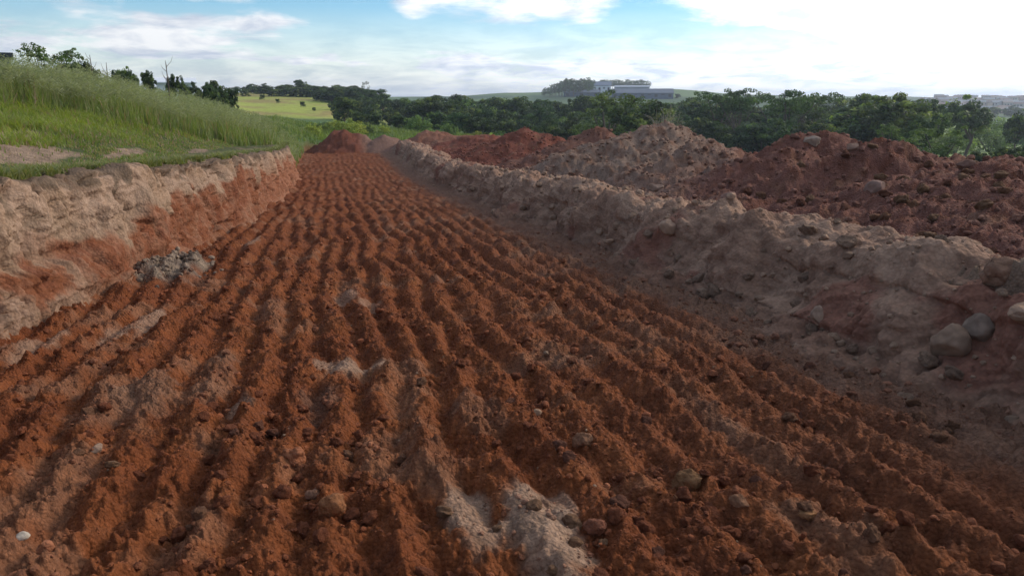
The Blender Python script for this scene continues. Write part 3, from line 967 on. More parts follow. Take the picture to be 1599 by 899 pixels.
def stone(px, py, wpx, hpx, surf, label, colour, seed, mat=None, group=None, cat='stone', name='stone', tilt=0.0, sink=0.0):
    P = surf_at(px, py + hpx * 0.25, surf)
    if P is None: return
    r = math.sqrt(P[0] ** 2 + P[1] ** 2 + (P[2] - CAM_H) ** 2)
    w = wpx / FPX * r / 2 * 0.98; h = hpx / FPX * r / 2 * 0.98
    Q = lump_shape(ICO3[0], seed, 0.12, 0.62) if mat is None else lump_shape(ICO3[0], seed, 0.30, 0.45)
    Q = Q * (1 + (0.02 if mat is None else 0.08) * n3(Q, 8.0, seed)[:, None])
    Q = Q / np.abs(Q).max(0)
    Q = Q * np.array([w, (w + h) / 2 * 0.8, h])
    cc = np.array(colour)[None, :] * (1 + 0.16 * n3(Q / w, 3.0, seed + 2)[:, None])
    # rotate in the picture plane sense about the view axis
    c, s = math.cos(tilt), math.sin(tilt)
    Q = np.stack([Q[:, 0] * c - Q[:, 2] * s, Q[:, 1], Q[:, 0] * s + Q[:, 2] * c], -1)
    me = mesh_np(name, Q, ICO3[1], mat or M_ROCK, cc)
    rr = math.hypot(P[0], P[1])
    o = link(name, me, loc=(P[0], P[1], P[2] + h * (0.35 - sink)), label=label, category=cat, group=group)
    o.rotation_euler = (0, 0, -math.atan2(P[0], P[1]))
    return o


stone(1482, 528, 50, 58, _bp, 'large rounded tan boulder in the slumped right bank, left one of two', (.28, .18, .12), 21, tilt=-0.15)
stone(1523, 508, 42, 40, _bp, 'grey wedge shaped boulder right behind the rounded tan one in the right bank', (.235, .165, .12), 22, tilt=0.5)
stone(1271, 486, 20, 34, _bp, 'upright pale stone standing in the middle of the right bank', (.30, .20, .14), 23)
stone(1040, 352, 34, 30, _bp, 'pale tan boulder on the crest of the right bank by the dark red soil', (.33, .21, .14), 24)
stone(1134, 306, 30, 26, _p, 'reddish boulder at the foot of the pale soil heap', (.27, .15, .11), 25)
stone(1365, 288, 36, 24, _p, 'broad pale slab of stone tilted on the red soil slope', (.25, .15, .115), 26, tilt=0.4)
stone(1272, 215, 24, 16, _p, 'whitish stone on the very top of the red soil heap', (.32, .23, .17), 27)
stone(1325, 229, 20, 15, _p, 'rounded pinkish stone just right of the heap top', (.28, .17, .12), 28)
stone(1020, 288, 24, 16, _p, 'flat tan stone on the pale skirt of the tallest heap', (.32, .205, .145), 29)
stone(892, 239, 12, 8, _p, 'small pale stone on the brown heap, left of two', (.32, .205, .145), 30)
stone(919, 243, 10, 9, _p, 'small pale stone on the brown heap, right of two', (.32, .205, .145), 31)
stone(1476, 392, 44, 36, _p, 'knobbly brown clod behind the crest of the right bank', (.24, .13, .09), 32, cat='soil clod', name='soil_clod', mat=M_CLOD)
stone(1560, 424, 50, 44, _p, 'biggest rounded clod behind the bank crest near the right edge', (.25, .14, .09), 33, cat='soil clod', name='soil_clod', mat=M_CLOD)
stone(1400, 386, 30, 22, _p, 'reddish clod behind the middle of the bank crest', (.24, .12, .085), 34, cat='soil clod', name='soil_clod', mat=M_CLOD)
stone(1510, 252, 26, 16, _p, 'dark flat stone high on the right hand spoil slope', (.17, .09, .065), 35)
stone(38, 831, 20, 12, _p, 'small smooth white stone in the lower left furrow', (.46, .38, .30), 36)
stone(523, 786, 42, 44, _p, 'pointed orange clod standing on a furrow ridge, lower middle', (.28, .115, .05), 37, cat='soil clod', name='soil_clod', mat=M_CLOD)
stone(463, 706, 46, 34, _p, 'broad orange red clod above the pointed one, lower middle', (.31, .115, .055), 38, cat='soil clod', name='soil_clod', mat=M_CLOD)
stone(1068, 744, 46, 44, _p, 'large dull yellow brown clod between two furrows, lower right', (.22, .11, .05), 39, cat='soil clod', name='soil_clod', mat=M_CLOD)
stone(1150, 779, 30, 24, _p, 'rounded brown clod just right of the yellow brown one', (.27, .13, .07), 40, cat='soil clod', name='soil_clod', mat=M_CLOD)
stone(1258, 803, 28, 14, _p, 'small yellowish flat clod in the lower right furrows', (.33, .16, .07), 41, cat='soil clod', name='soil_clod', mat=M_CLOD)
stone(905, 682, 36, 30, _p, 'light brown clod on the ridge right of centre', (.27, .13, .07), 42, cat='soil clod', name='soil_clod', mat=M_CLOD)
stone(842, 640, 16, 12, _p, 'little tan stone on the middle ridge', (.34, .21, .13), 43)
stone(155, 703, 20, 14, _p, 'small pale round stone in the left furrows', (.34, .22, .15), 44)
stone(487, 768, 26, 22, _p, 'dusty red round clod left of the pointed orange one', (.30, .15, .09), 45, cat='soil clod', name='soil_clod', mat=M_CLOD)
stone(925, 815, 40, 30, _p, 'dark red clod right of the raised pale clay', (.24, .09, .05), 46, cat='soil clod', name='soil_clod', mat=M_CLOD)


def clay_pile():
    """grey crumbled clay slumped at the foot of the left bank"""
    cxp, cyp = CLAY
    rg = np.random.default_rng(5)
    VV, FF, CC = [], [], []; base = 0
    nv = ICO2[0].shape[0]
    for k in range(150):
        a = rg.normal(size=2) * np.array([0.22, 0.42])
        hgt = max(0.36 * math.exp(-(a[0] / .28) ** 2 - (a[1] / .6) ** 2), 0.02)
        u = cxp + a[0]; v = cyp + a[1]
        s = rg.uniform(.012, .055)
        P = lump_shape(ICO2[0], 300 + k, .25, .5) * s
        x, y = to_xy(u, v)
        z = ground_z(x, y) + s * .2
        P = rot_z(P, rg.uniform(0, 6.28)) + np.array([x, y, z])
        g = rg.uniform(0, 1)
        c = np.array((.15, .105, .08)) * (1 - g) + np.array((.30, .215, .15)) * g
        VV.append(P); FF.append(ICO2[1] + base); CC.append(np.repeat(c[None], nv, 0)); base += nv
    me = mesh_np('clay_pile', np.concatenate(VV), np.concatenate(FF), M_BANK, np.concatenate(CC))
    link('clay_pile', me, kind='stuff', label='grey crumbled clay slumped against the foot of the left bank')


def ground_z_uv(u, v):
    return float(base_z(np.array(v))) + 0.0


clay_pile()


# ------------------------------------------------------------------ grass
def blades(P, H, W, bend, az, colb, colt, lv=3):
    """tapered bent blades, lv segments -> tris"""
    n = len(P)
    side = np.stack([np.cos(az), np.sin(az), np.zeros(n)], -1)
    fwd = np.stack([-np.sin(az), np.cos(az), np.zeros(n)], -1)
    V = []; C = []
    for k in range(lv):
        t = k / lv
        c = P + fwd * (bend * t * t)[:, None] + np.array([0, 0, 1.0]) * (H * t * (1 - 0.25 * bend / H * t))[:, None]
        w = (W * (1 - 0.55 * t))[:, None] * side
        V += [c - w, c + w]
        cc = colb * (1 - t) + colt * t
        C += [cc, cc]
    V.append(P + fwd * bend[:, None] + np.array([0, 0, 1.0]) * (H * (1 - 0.25 * bend / H))[:, None]); C.append(colt)
    m = 2 * lv + 1
    V = np.stack(V, 1).reshape(-1, 3); C = np.stack(C, 1).reshape(-1, 3)
    f = []
    for k in range(lv - 1):
        a = 2 * k
        f += [[a, a + 1, a + 3], [a, a + 3, a + 2]]
    f.append([2 * lv - 2, 2 * lv - 1, 2 * lv])
    F = (np.arange(n) * m)[:, None, None] + np.array(f)[None]
    return V, F.reshape(-1, 3), C


FB_U = np.array([-30, -14, -9.5, -7, -5.2, -4.2, -3.1, -2.2, -1.5])
FB_V = np.array([5, 10, 14, 18.0, 20.5, 24, 28, 32, 36.])


def front_v(u):
    return np.interp(u, FB_U, FB_V) + 0.9 * vnoise(u * 1.3, u * 0 + 2.2, 71) + 0.35 * vnoise(u * 4.3, u * 0 + 4.2, 72)


def join(parts):
    VV, FF, CC = [], [], []; b = 0
    for V, F, C in parts:
        VV.append(V); FF.append(F + b); CC.append(C); b += len(V)
    return np.concatenate(VV), np.concatenate(FF), np.concatenate(CC)


def build_grass():
    rg = np.random.default_rng(21)
    G1 = np.array((.085, .135, .036)); G2 = np.array((.15, .215, .055)); G3 = np.array((.20, .20, .075)); DRY = np.array((.30, .23, .14))
    # ---- tall grass
    n = 420000
    v = 8 + 58 * rg.uniform(size=n) ** 1.25; u = -1.5 - (0.62 * v + 1.5) * rg.uniform(size=n)
    fv = front_v(u); dep = v - fv
    p = np.where(dep > 0, 0.16 + 0.84 * np.exp(-dep / 3.0), 0) * np.clip(22 / v, 0.3, 1.4)
    clump = fbm(u, v, 0.55, 3, 73)
    p = p * np.clip(0.65 + 0.9 * clump, 0.15, 1.5)
    k = rg.uniform(size=n) < p * 0.62
    u, v, dep, clump = u[k], v[k], dep[k], clump[k]
    x, y = to_xy(u, v)
    z = terrain(x, y)[0] - 0.03
    n = len(x); print('tall grass', n)
    vary = fbm(u, v, 3.0, 3, 74)
    H = (0.80 + 0.34 * vary + 0.38 * clump) * rg.uniform(0.55, 1.15, n) * np.clip(0.65 + dep * 0.35, 0.6, 1.0)
    H = H * (1 - 0.45 * sstep(30, 46, v))
    P = np.stack([x, y, z], -1)
    t = np.clip(0.45 + 0.9 * vary + 0.5 * clump + rg.normal(size=n) * 0.28, 0, 1)
    c = mixc(np.broadcast_to(G1, (n, 3)), G2, t); dry = rg.uniform(size=n) < 0.13; c = np.where(dry[:, None], DRY * 0.8, c)
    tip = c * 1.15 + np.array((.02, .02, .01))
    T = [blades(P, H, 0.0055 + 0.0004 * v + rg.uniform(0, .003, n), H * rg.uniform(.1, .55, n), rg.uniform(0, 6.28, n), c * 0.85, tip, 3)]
    # ---- seed stalks with open panicles
    s = rg.choice(n, 9500, replace=False)
    q = rg.uniform(1.15, 1.55, len(s)) * (0.85 + .25 * vary[s]) * (1 - 0.40 * sstep(30, 46, v[s])) * (0.9 + 0.1 * np.clip(dep[s], 0, 1))
    q = q * 0.95
    az = rg.uniform(0, 6.28, len(s)); bd = q * rg.uniform(.05, .22, len(s))
    cs = np.broadcast_to(np.array((.20, .22, .09)), (len(s), 3)) * rg.uniform(.8, 1.2, (len(s), 1))
    T.append(blades(P[s], q, np.full(len(s), .003) + .00012 * v[s], bd, az, cs, cs, 2))
    fwd = np.stack([-np.sin(az), np.cos(az)], -1)
    for j in range(11):
        tt = rg.uniform(.72, 1.02, len(s))
        ctr = P[s].copy(); ctr[:, :2] += fwd * (bd * tt * tt)[:, None]; ctr[:, 2] += q * tt * (1 - 0.25 * bd / q * tt)
        a2 = rg.uniform(0, 6.28, len(s)); ln = 0.13 * (1.15 - tt) / .4 + .02
        tip_ = ctr + np.stack([np.cos(a2) * ln, np.sin(a2) * ln, ln * .5], -1)
        wv = np.array([0, 0, 1.0]) * (0.004 + .0002 * v[s])[:, None]
        V = np.stack([ctr, tip_ - wv, tip_ + wv], 1).reshape(-1, 3)
        F = np.arange(len(s) * 3).reshape(-1, 3)
        cc = np.repeat(np.broadcast_to(np.array((.20, .225, .125)), (len(s), 3)) * rg.uniform(.8, 1.25, (len(s), 1)), 3, 0)
        T.append((V, F, cc))
    V, F, C = join(T); print('tall grass tris', len(F))
    link('tall_grass', mesh_np('tall_grass', V, F, M_GRASS, C, smooth=False), kind='stuff', label='tall green grass with pale seed heads above the left bank')
    # ---- short bright grass between the bare strip and the tall grass
    n = 330000
    v = 6 + 32 * rg.uniform(size=n) ** 1.1; u = -3.1 - (0.62 * v) * rg.uniform(size=n)
    fv = front_v(u); d = (left_toe(v) - 0.6) - u
    nn = fbm(u, v, 1.1, 3, 75); n2_ = fbm(u, v, 0.3, 2, 76)
    bare = np.zeros(n)
    for (bx, by, lu, lv) in BARE:
        bare = np.maximum(bare, sstep(1.3, 0.6, ((u - bx) / lu) ** 2 + ((v - by) / lv) ** 2 + 0.9 * nn))
    # patches of bare sand stay open near the bank edge
    cover = sstep(1.2, 2.6, d + 0.9 * nn + 1.5 * sstep(9.5, 13, v)) + 0.30 * sstep(0.15, 0.6, nn + n2_ * .4) * sstep(-0.05, 0.3, d)
    nearedge = np.exp(-((d - 0.1) / 0.3) ** 2) * 0.85 * sstep(-0.35, 0.2, n2_ + .4 * nn)
    p = np.clip((cover + nearedge) * (1 - 0.95 * bare), 0, 1) * (v < fv + 0.5) * np.clip(14 / v, .6, 1) * np.clip(.85 + n2_, .2, 1.2)
    k = rg.uniform(size=n) < p * 0.95
    u, v, d, nn = u[k], v[k], d[k], nn[k]
    fv = fv[k]
    x, y = to_xy(u, v); z = terrain(x, y)[0] - 0.01
    n = len(x); print('short grass', n)
    P = np.stack([x, y, z], -1)
    lush = sstep(1.6, 3.2, d + 0.6 * nn)
    H = (0.07 + 0.17 * lush) * rg.uniform(.5, 1.3, n) + 0.15 * sstep(1.5, 0.0, fv - v) * lush
    c = mixc(np.broadcast_to(np.array((.125, .19, .045)), (n, 3)), np.array((.22, .28, .055)), np.clip(lush * .75 + .5 * nn + rg.normal(size=n) * .2, 0, 1))
    dry = rg.uniform(size=n) < 0.10 + 0.25 * (1 - lush); c = np.where(dry[:, None], DRY, c)
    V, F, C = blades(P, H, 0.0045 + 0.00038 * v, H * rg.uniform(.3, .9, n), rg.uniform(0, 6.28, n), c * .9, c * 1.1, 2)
    # tufts hanging over the lip of the bank
    m = 26000
    v = 5 + 30 * rg.uniform(size=m) ** 1.2; off = rg.uniform(0.42, 0.75, m)
    u = left_toe(v) - off; k = (fbm(u, v, 0.5, 3, 79) > -0.12) & (rg.uniform(size=m) < np.clip(14 / v, .4, 1)); u, v = u[k], v[k]; m = len(u)
    x, y = to_xy(u, v); z = base_z(v) + LEFT_H - 0.02
    Hh = rg.uniform(.06, .20, m)
    cc = mixc(np.broadcast_to(np.array((.10, .15, .04)), (m, 3)), np.array((.25, .24, .10)), rg.uniform(0, 1, m))
    e = blades(np.stack([x, y, z], -1), Hh, 0.004 + 0.0004 * v, Hh * rg.uniform(.4, 1.2, m), rg.uniform(0, 6.28, m), cc * .9, cc * 1.1, 2)
    V, F, C = join([(V, F, C), e])
    print('short grass tris', len(F))
    link('short_grass', mesh_np('short_grass', V, F, M_GRASS, C, smooth=False), kind='stuff', label='short bright green grass on the slope above the left bank')
    # ---- meadow beyond the heaps
    n = 26000
    r = rg.uniform(50, 98, n); az = np.radians(rg.uniform(-21, 4, n)); x = r * np.sin(az); y = r * np.cos(az)
    u, v = to_uv(x, y); k = ((v > 59) | ((u < -2) & (v > 38)) | (u > 13)); x, y, r = x[k], y[k], r[k]; n = len(x)
    z = terrain(x, y)[0]; P = np.stack([x, y, z - .05], -1); nn = fbm(x, y, 5, 3, 78)
    H = (0.35 + .3 * nn) * rg.uniform(.5, 1.3, n) + .08; H = np.maximum(H, .12)
    c = mixc(np.broadcast_to(np.array((.09, .15, .04)), (n, 3)), np.array((.17, .24, .06)), .4 + nn + rg.normal(size=n) * .2)
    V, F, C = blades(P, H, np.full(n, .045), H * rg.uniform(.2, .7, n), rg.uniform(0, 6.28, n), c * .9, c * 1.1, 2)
    link('meadow_grass', mesh_np('meadow_grass', V, F, M_GRASS, C, smooth=False), kind='stuff', label='rough green grass past the far end of the trench')


build_grass()


# ------------------------------------------------------------------ trees
def tube(path, rads, ns=6):
    path = np.array(path, float); V = []
    for i, p in enumerate(path):
        d = path[min(i + 1, len(path) - 1)] - path[max(i - 1, 0)]; d = d / (np.linalg.norm(d) + 1e-9)
        a = np.cross(d, (0.3, 1, 0.1)); a /= np.linalg.norm(a); b = np.cross(d, a)
        for k in range(ns):
            t = 2 * math.pi * k / ns
            V.append(p + rads[i] * (a * math.cos(t) + b * math.sin(t)))
    F = []
    for i in range(len(path) - 1):
        for k in range(ns):
            a0 = i * ns + k; b0 = i * ns + (k + 1) % ns
            F += [[a0, b0, b0 + ns], [a0, b0 + ns, a0 + ns]]
    return np.array(V), np.array(F)


def leaf_cloud(rg, ctr, rad, n, size, col, flat=0.7, jitter=0.25):
    """n rhombic leaves around each clump centre"""
    m = len(ctr); tot = m * n
    d = rg.normal(size=(tot, 3)); d /= np.linalg.norm(d, axis=1)[:, None]
    rr = rg.uniform(0.35, 1.0, tot) ** 0.6
    P = np.repeat(ctr, n, 0) + d * (np.repeat(rad, n) * rr)[:, None] * np.array([1, 1, flat])
    nrm = d * 0.7 + rg.normal(size=(tot, 3)) * 0.55 + np.array([0, 0, .45]); nrm /= np.linalg.norm(nrm, axis=1)[:, None]
    a = np.cross(nrm, rg.normal(size=(tot, 3))); a /= np.linalg.norm(a, axis=1)[:, None] + 1e-9; b = np.cross(nrm, a)
    s = (size * rg.uniform(.6, 1.35, tot))[:, None]
    V = np.stack([P - a * s, P + b * s * .55, P + a * s, P - b * s * .55], 1).reshape(-1, 3)
    F = np.arange(tot * 4).reshape(-1, 4)
    c = np.repeat(col, n, 0) * (1 + jitter * rg.normal(size=(tot, 1)))
    return V, F, np.repeat(np.clip(c, .004, 1), 4, 0)


def tree_mesh(kind, seed):
    """returns (trunk mesh, crown mesh) for a tree one unit high"""
    rg = np.random.default_rng(seed)
    DG = np.array((.036, .060, .027)); MG = np.array((.075, .115, .036)); LG = np.array((.15, .20, .055))
    parts = []
    if kind in ('broad', 'belt'):
        m = 75; th = 0.22 if kind == 'belt' else .30
        lobes = rg.uniform(-1, 1, (6, 3)) * np.array([.26, .26, .17]) + np.array([0, 0, .60]); lr = rg.uniform(.15, .25, 6)
        lobes[0] = (0, 0, .58); lr[0] = .28
        li = rg.integers(0, 6, m); d = rg.normal(size=(m, 3)); d /= np.linalg.norm(d, axis=1)[:, None]
        ctr = lobes[li] + d * (lr[li] * rg.uniform(.55, 1.02, m) ** .5)[:, None]
        if kind == 'belt':
            lowc = rg.uniform(-1, 1, (26, 3)) * np.array([.36, .36, .2]) + np.array([0, 0, .24]); ctr = np.concatenate([ctr, lowc])
        ctr[:, 2] = np.clip(ctr[:, 2], .05, .93)
        rad = rg.uniform(.055, .12, len(ctr)); n, size = 74, .025
        t = rg.uniform(0, 1, len(ctr)); col = mixc(np.broadcast_to(DG, (len(ctr), 3)), MG, t); col[t > .76] = LG * .95
        crown = leaf_cloud(rg, ctr, rad, n, size, col)
        limbs = [lobes[k] for k in range(6)]
    elif kind == 'umbrella':
        ctr = []; limbs = []
        for k in range(9):
            a = rg.uniform(0, 6.28); rr = rg.uniform(.05, .62); h = rg.uniform(.62, .92)
            c0 = np.array([math.cos(a) * rr, math.sin(a) * rr, h]); limbs.append(c0)
            for j in range(9): ctr.append(c0 + rg.normal(size=3) * np.array([.14, .14, .025]))
        ctr = np.array(ctr); rad = rg.uniform(.06, .11, len(ctr)); t = rg.uniform(0, 1, len(ctr))
        crown = leaf_cloud(rg, ctr, rad, 46, .018, mixc(np.broadcast_to(DG * 1.1, (len(ctr), 3)), MG, t), .38)
    elif kind == 'feathery':
        ctr = []; limbs = []
        for k in range(13):
            a = rg.uniform(0, 6.28); rr = rg.uniform(.05, .52); h = rg.uniform(.35, .93) - .25 * rr
            c0 = np.array([math.cos(a) * rr, math.sin(a) * rr, h]); limbs.append(c0)
            for j in range(6): ctr.append(c0 + rg.normal(size=3) * np.array([.075, .075, .04]))
        ctr = np.array(ctr); rad = rg.uniform(.04, .085, len(ctr)); t = rg.uniform(0, 1, len(ctr))
        crown = leaf_cloud(rg, ctr, rad, 46, .017, mixc(np.broadcast_to(MG * .8, (len(ctr), 3)), LG * .75, t), .5)
    elif kind == 'euc':
        m = 26; h = rg.uniform(.30, .97, m); wd = .13 * np.sin(np.clip((h - .22) / .8, 0, 1) * math.pi) ** .6 + .02
        a = rg.uniform(0, 6.28, m); ctr = np.stack([np.cos(a) * wd, np.sin(a) * wd, h], -1)
        rad = rg.uniform(.05, .09, m); crown = leaf_cloud(rg, ctr, rad, 26, .024, mixc(np.broadcast_to(DG, (m, 3)), MG, rg.uniform(0, 1, m)), 1.0)
        limbs = []
    elif kind in ('bush', 'lime'):
        m = 70; d = rg.normal(size=(m, 3)); d /= np.linalg.norm(d, axis=1)[:, None]; d[:, 2] = np.abs(d[:, 2])
        ctr = d * rg.uniform(.45, .95, m)[:, None] * np.array([.62, .62, .82]); rad = rg.uniform(.08, .16, m)
        c1, c2 = (MG * 1.1, LG * 1.1) if kind == 'bush' else (np.array((.20, .25, .05)), np.array((.33, .36, .07)))
        crown = leaf_cloud(rg, ctr, rad, 42, .032, mixc(np.broadcast_to(c1, (m, 3)), c2, rg.uniform(0, 1, m)), .8)
        limbs = [ctr[k] * .8 for k in range(5)]
    elif kind == 'bare':
        limbs = []; ctr = []
        for k in range(26):
            a = rg.uniform(0, 6.28); rr = rg.uniform(.1, .62); h = rg.uniform(.5, .98) - .3 * rr ** 2
            limbs.append(np.array([math.cos(a) * rr, math.sin(a) * rr, h])); ctr.append(limbs[-1])
        ctr = np.array(ctr); rad = rg.uniform(.08, .15, len(ctr))
        crown = leaf_cloud(rg, ctr, rad, 26, .016, np.broadcast_to(np.array((.20, .19, .12)), (len(ctr), 3)), .9)
    T = []
    lean = rg.normal(size=2) * .03
    if kind == 'euc':
        T.append(tube([(0, 0, -.05), (lean[0] * .3, lean[1] * .3, .4), (lean[0], lean[1], .95)], [.014, .011, .003], 5))
    else:
        low = .0 if kind in ('bush', 'lime', 'bare') else (.25 if kind != 'belt' else .15)
        fork = np.array([lean[0], lean[1], max(low, .10)])
        if low > 0: T.append(tube([(0, 0, -.06), (lean[0] * .4, lean[1] * .2, low * .5), fork], [.032, .024, .020], 6))
        for q in limbs:
            mid = (fork + q) / 2 + rg.normal(size=3) * .02 - np.array([0, 0, .03])
            T.append(tube([fork * (1 if low else 0), mid, q], [.015, .010, .004], 5))
            if kind == 'bare':
                for j in range(5):
                    q2 = q + rg.normal(size=3) * .10 + np.array([0, 0, .04]); T.append(tube([mid * .4 + q * .6, (q + q2) / 2, q2], [.005, .004, .002], 3))
    TV, TF, TC = join([(a, b, np.broadcast_to(np.array((.1, .08, .06)), a.shape)) for a, b in T])
    return (mesh_np('trunk', TV, TF, M_BARK if kind != 'bare' else M_TWIG), mesh_np('crown', crown[0], crown[1], M_LEAF, crown[2], smooth=False))


M_TWIG = plain_material('pale_twigs', (.26, .22, .17), .9, .15, 5)
LIB = {}
for kind, cnt in (('broad', 5), ('belt', 6), ('umbrella', 3), ('feathery', 2), ('euc', 4), ('bush', 3), ('lime', 2), ('bare', 2)):
    LIB[kind] = [tree_mesh(kind, 1000 + 37 * i + len(kind) * 5) for i in range(cnt)]
TRG = random.Random(3)
TREE_N = 0


def tree(kind, px, r, top, label, name='tree', cat='tree', group=None, wscale=1.0, sink=0.0, variant=None, rz=None):
    """tree standing at distance r under photo column px whose top reaches photo row top"""
    x, y, ztop = px_far(px, r, top)
    zg = ground_z(x, y)
    h = max(ztop - zg, 0.5) / 0.97
    e = thing(name, label, cat, (x, y, zg - sink), TRG.uniform(0, 6.28) if rz is None else rz, group, (h * wscale, h * wscale, h))
    tm, cm = LIB[kind][TRG.randrange(len(LIB[kind])) if variant is None else variant]
    link('trunk', tm, e); link('crown', cm, e)
    return e


G_BELT = 'trees of the dark belt across the valley'
L_BACK = 'dark green broadleaf tree at the back of the valley tree belt'
L_MID = 'dense dark green tree in the middle of the valley tree belt'
L_FRONT = 'lower bushy tree along the near edge of the valley tree belt'


def belt_top(x):
    return float(np.interp(x, [515, 560, 640, 690, 720, 790, 850, 900, 960, 1000, 1060, 1130, 1200, 1240, 1290, 1330, 1390, 1440, 1480],
                           [150, 142, 141, 137, 143, 146, 143, 146, 150, 150, 148, 148, 151, 152, 160, 145, 142, 152, 168]))


xx = 520
while xx < 1440:
    tree('belt', xx, TRG.uniform(150, 172), belt_top(xx) + TRG.uniform(-2, 9), L_BACK, 'broadleaf_tree', group=G_BELT, wscale=TRG.uniform(.9, 1.25), sink=.3)
    xx += TRG.uniform(15, 24)
xx = 528
while xx < 1436:
    tree('belt', xx, TRG.uniform(118, 135), belt_top(xx) + TRG.uniform(7, 21), L_MID, 'broadleaf_tree', group=G_BELT, wscale=TRG.uniform(.9, 1.3), sink=.3)
    xx += TRG.uniform(20, 30)
xx = 560
while xx < 1425:
    tree('belt', xx, TRG.uniform(95, 108), belt_top(xx) + TRG.uniform(24, 42), L_FRONT, 'broadleaf_tree', group=G_BELT, wscale=TRG.uniform(1.0, 1.45), sink=.3)
    xx += TRG.uniform(26, 38)
# trees that stand out of the belt
tree('belt', 536, 108, 150, 'dark rounded tree at the left end of the belt beside the yellow field', 'broadleaf_tree', wscale=1.0)
tree('feathery', 955, 88, 135, 'tallest tree of the belt, rising in front of the long warehouse', 'broadleaf_tree', wscale=1.15, variant=0)
tree('broad', 985, 84, 150, 'light green leafy tree just right of the tallest belt tree', 'broadleaf_tree', wscale=1.2)
tree('umbrella', 1130, 120, 139, 'flat topped tree leaning above the belt, left of two', 'flat_topped_tree', wscale=.8)
tree('umbrella', 1156, 118, 142, 'flat topped tree leaning above the belt, right of two', 'flat_topped_tree', wscale=.7)
tree('umbrella', 1235, 105, 141, 'wide flat topped tree on the skyline over the dark red heap', 'flat_topped_tree', wscale=1.0)
tree('umbrella', 1268, 112, 144, 'smaller flat topped tree right of the wide one', 'flat_topped_tree', wscale=.9)
tree('broad', 1375, 100, 142, 'big dense dome shaped tree behind the right heaps', 'broadleaf_tree', wscale=1.4)
tree('broad', 1340, 108, 146, 'tall bushy tree left of the dome shaped tree', 'broadleaf_tree', wscale=1.1)
tree('broad', 1425, 112, 147, 'narrow dark tree right of the dome shaped tree', 'broadleaf_tree', wscale=1.0)
tree('broad', 1462, 150, 149, 'slim grey green tree standing before the far houses', 'broadleaf_tree', wscale=.8)
tree('broad', 1520, 135, 147, 'round tree standing alone before the town on the slope', 'broadleaf_tree', wscale=.95)
tree('broad', 1598, 140, 168, 'dark tree at the right edge before the town', 'broadleaf_tree', wscale=.9)
tree('feathery', 1470, 62, 196, 'small leaning tree with a dark forked trunk in the light green meadow', 'broadleaf_tree', wscale=1.25, variant=1)
tree('feathery', 1405, 72, 190, 'feathery light green tree behind the right heaps', 'broadleaf_tree', wscale=.9)
tree('broad', 1440, 84, 178, 'pale green tree left of the leaning one', 'broadleaf_tree', wscale=.8)
tree('bare', 1035, 66, 171, 'greyish half bare bush on top of the pale heap skyline', 'bare_bush', 'bush', wscale=1.0)
tree('bush', 651, 88, 172, 'rounded light green bush at the near side of the belt', 'bush', 'bush', wscale=1.1)
tree('bush', 700, 84, 187, 'lower green bush right of the rounded light green one', 'bush', 'bush', wscale=1.1)
tree('lime', 745, 78, 198, 'yellow green bush left of two in front of the dark trees', 'bush', 'bush', wscale=1.2)
tree('lime', 768, 80, 200, 'yellow green bush right of two in front of the dark trees', 'bush', 'bush', wscale=1.1)
tree('bush', 785, 70, 194, 'dark green bush behind the pointed red heap', 'bush', 'bush', wscale=1.1)
tree('bush', 875, 64, 208, 'small green bush in the gap right of the pointed red heap', 'bush', 'bush', wscale=1.2)
for i, px in enumerate((1530, 1560, 1592, 1622)):
    tree('belt', px, 64 + 3 * (i % 2), 232 - 4 * i, 'dark low bush along the meadow edge at the right', 'bush', 'bush', 'dark bushes before the right meadow', 1.0)
for i, (px, r, t) in enumerate(((1500, 150, 188), (1550, 170, 180), (1470, 190, 176), (1505, 210, 176), (1565, 240, 170), (1590, 200, 178), (1410, 210, 160))):
    tree('bush', px, r, t, 'pale green bush dotting the meadow before the town', 'bush', 'bush', 'bushes of the right hand meadow', 1.0)
# left end of the belt : trees over the yellow field
for i, (px, r, t, ws) in enumerate(((366, 250, 135, .9), (376, 248, 137, 1.1), (394, 245, 129, .75), (411, 245, 130, .85), (421, 250, 136, 1), (438, 242, 132, .75), (450, 245, 134, 1), (455, 240, 131, 1.1),
                                    (470, 240, 123, .8), (480, 238, 130, .9), (490, 236, 132, 1.0), (503, 236, 135, 1.1), (515, 234, 136, 1.1), (530, 234, 132, .9), (541, 232, 135, 1.0), (553, 230, 133, .85), (565, 230, 136, 1.0))):
    tree('belt', px, r, t, 'tallest tree of the row along the top of the yellow field' if i == 8 else 'dark tree in the row above the yellow field', 'broadleaf_tree', group='trees along the top of the yellow field', wscale=ws * 1.7)
tree('euc', 571, 226, 128, 'narrow pointed tree at the right end of the row over the yellow field', 'conifer_tree', wscale=1.0)
for px, r, t in ((408, 190, 147), (434, 175, 154), (473, 165, 158), (490, 150, 167)):
    tree('belt', px, r, t, 'small dark shrub on the yellow field slope', 'shrub', 'shrub', 'shrubs on the yellow field', 1.3)
for i in range(34):
    tree('belt', 384 + i * 5.8 + TRG.uniform(-3, 3), TRG.uniform(205, 245) - (25 if i > 20 else 0), TRG.uniform(129, 138), 'smaller dark tree filling the row above the yellow field', 'broadleaf_tree', group='trees along the top of the yellow field', wscale=TRG.uniform(1.4, 2.0), sink=.4)
for px, r, t in ((505, 74, 186), (522, 78, 182), (540, 72, 178), (556, 76, 184), (488, 66, 186), (575, 80, 190), (600, 82, 192)):
    tree('bush' if px % 2 else 'lime', px, r, t, 'leafy green shrub between tall grass and trench end', 'shrub', 'shrub', 'shrubs behind the trench end', 1.1)
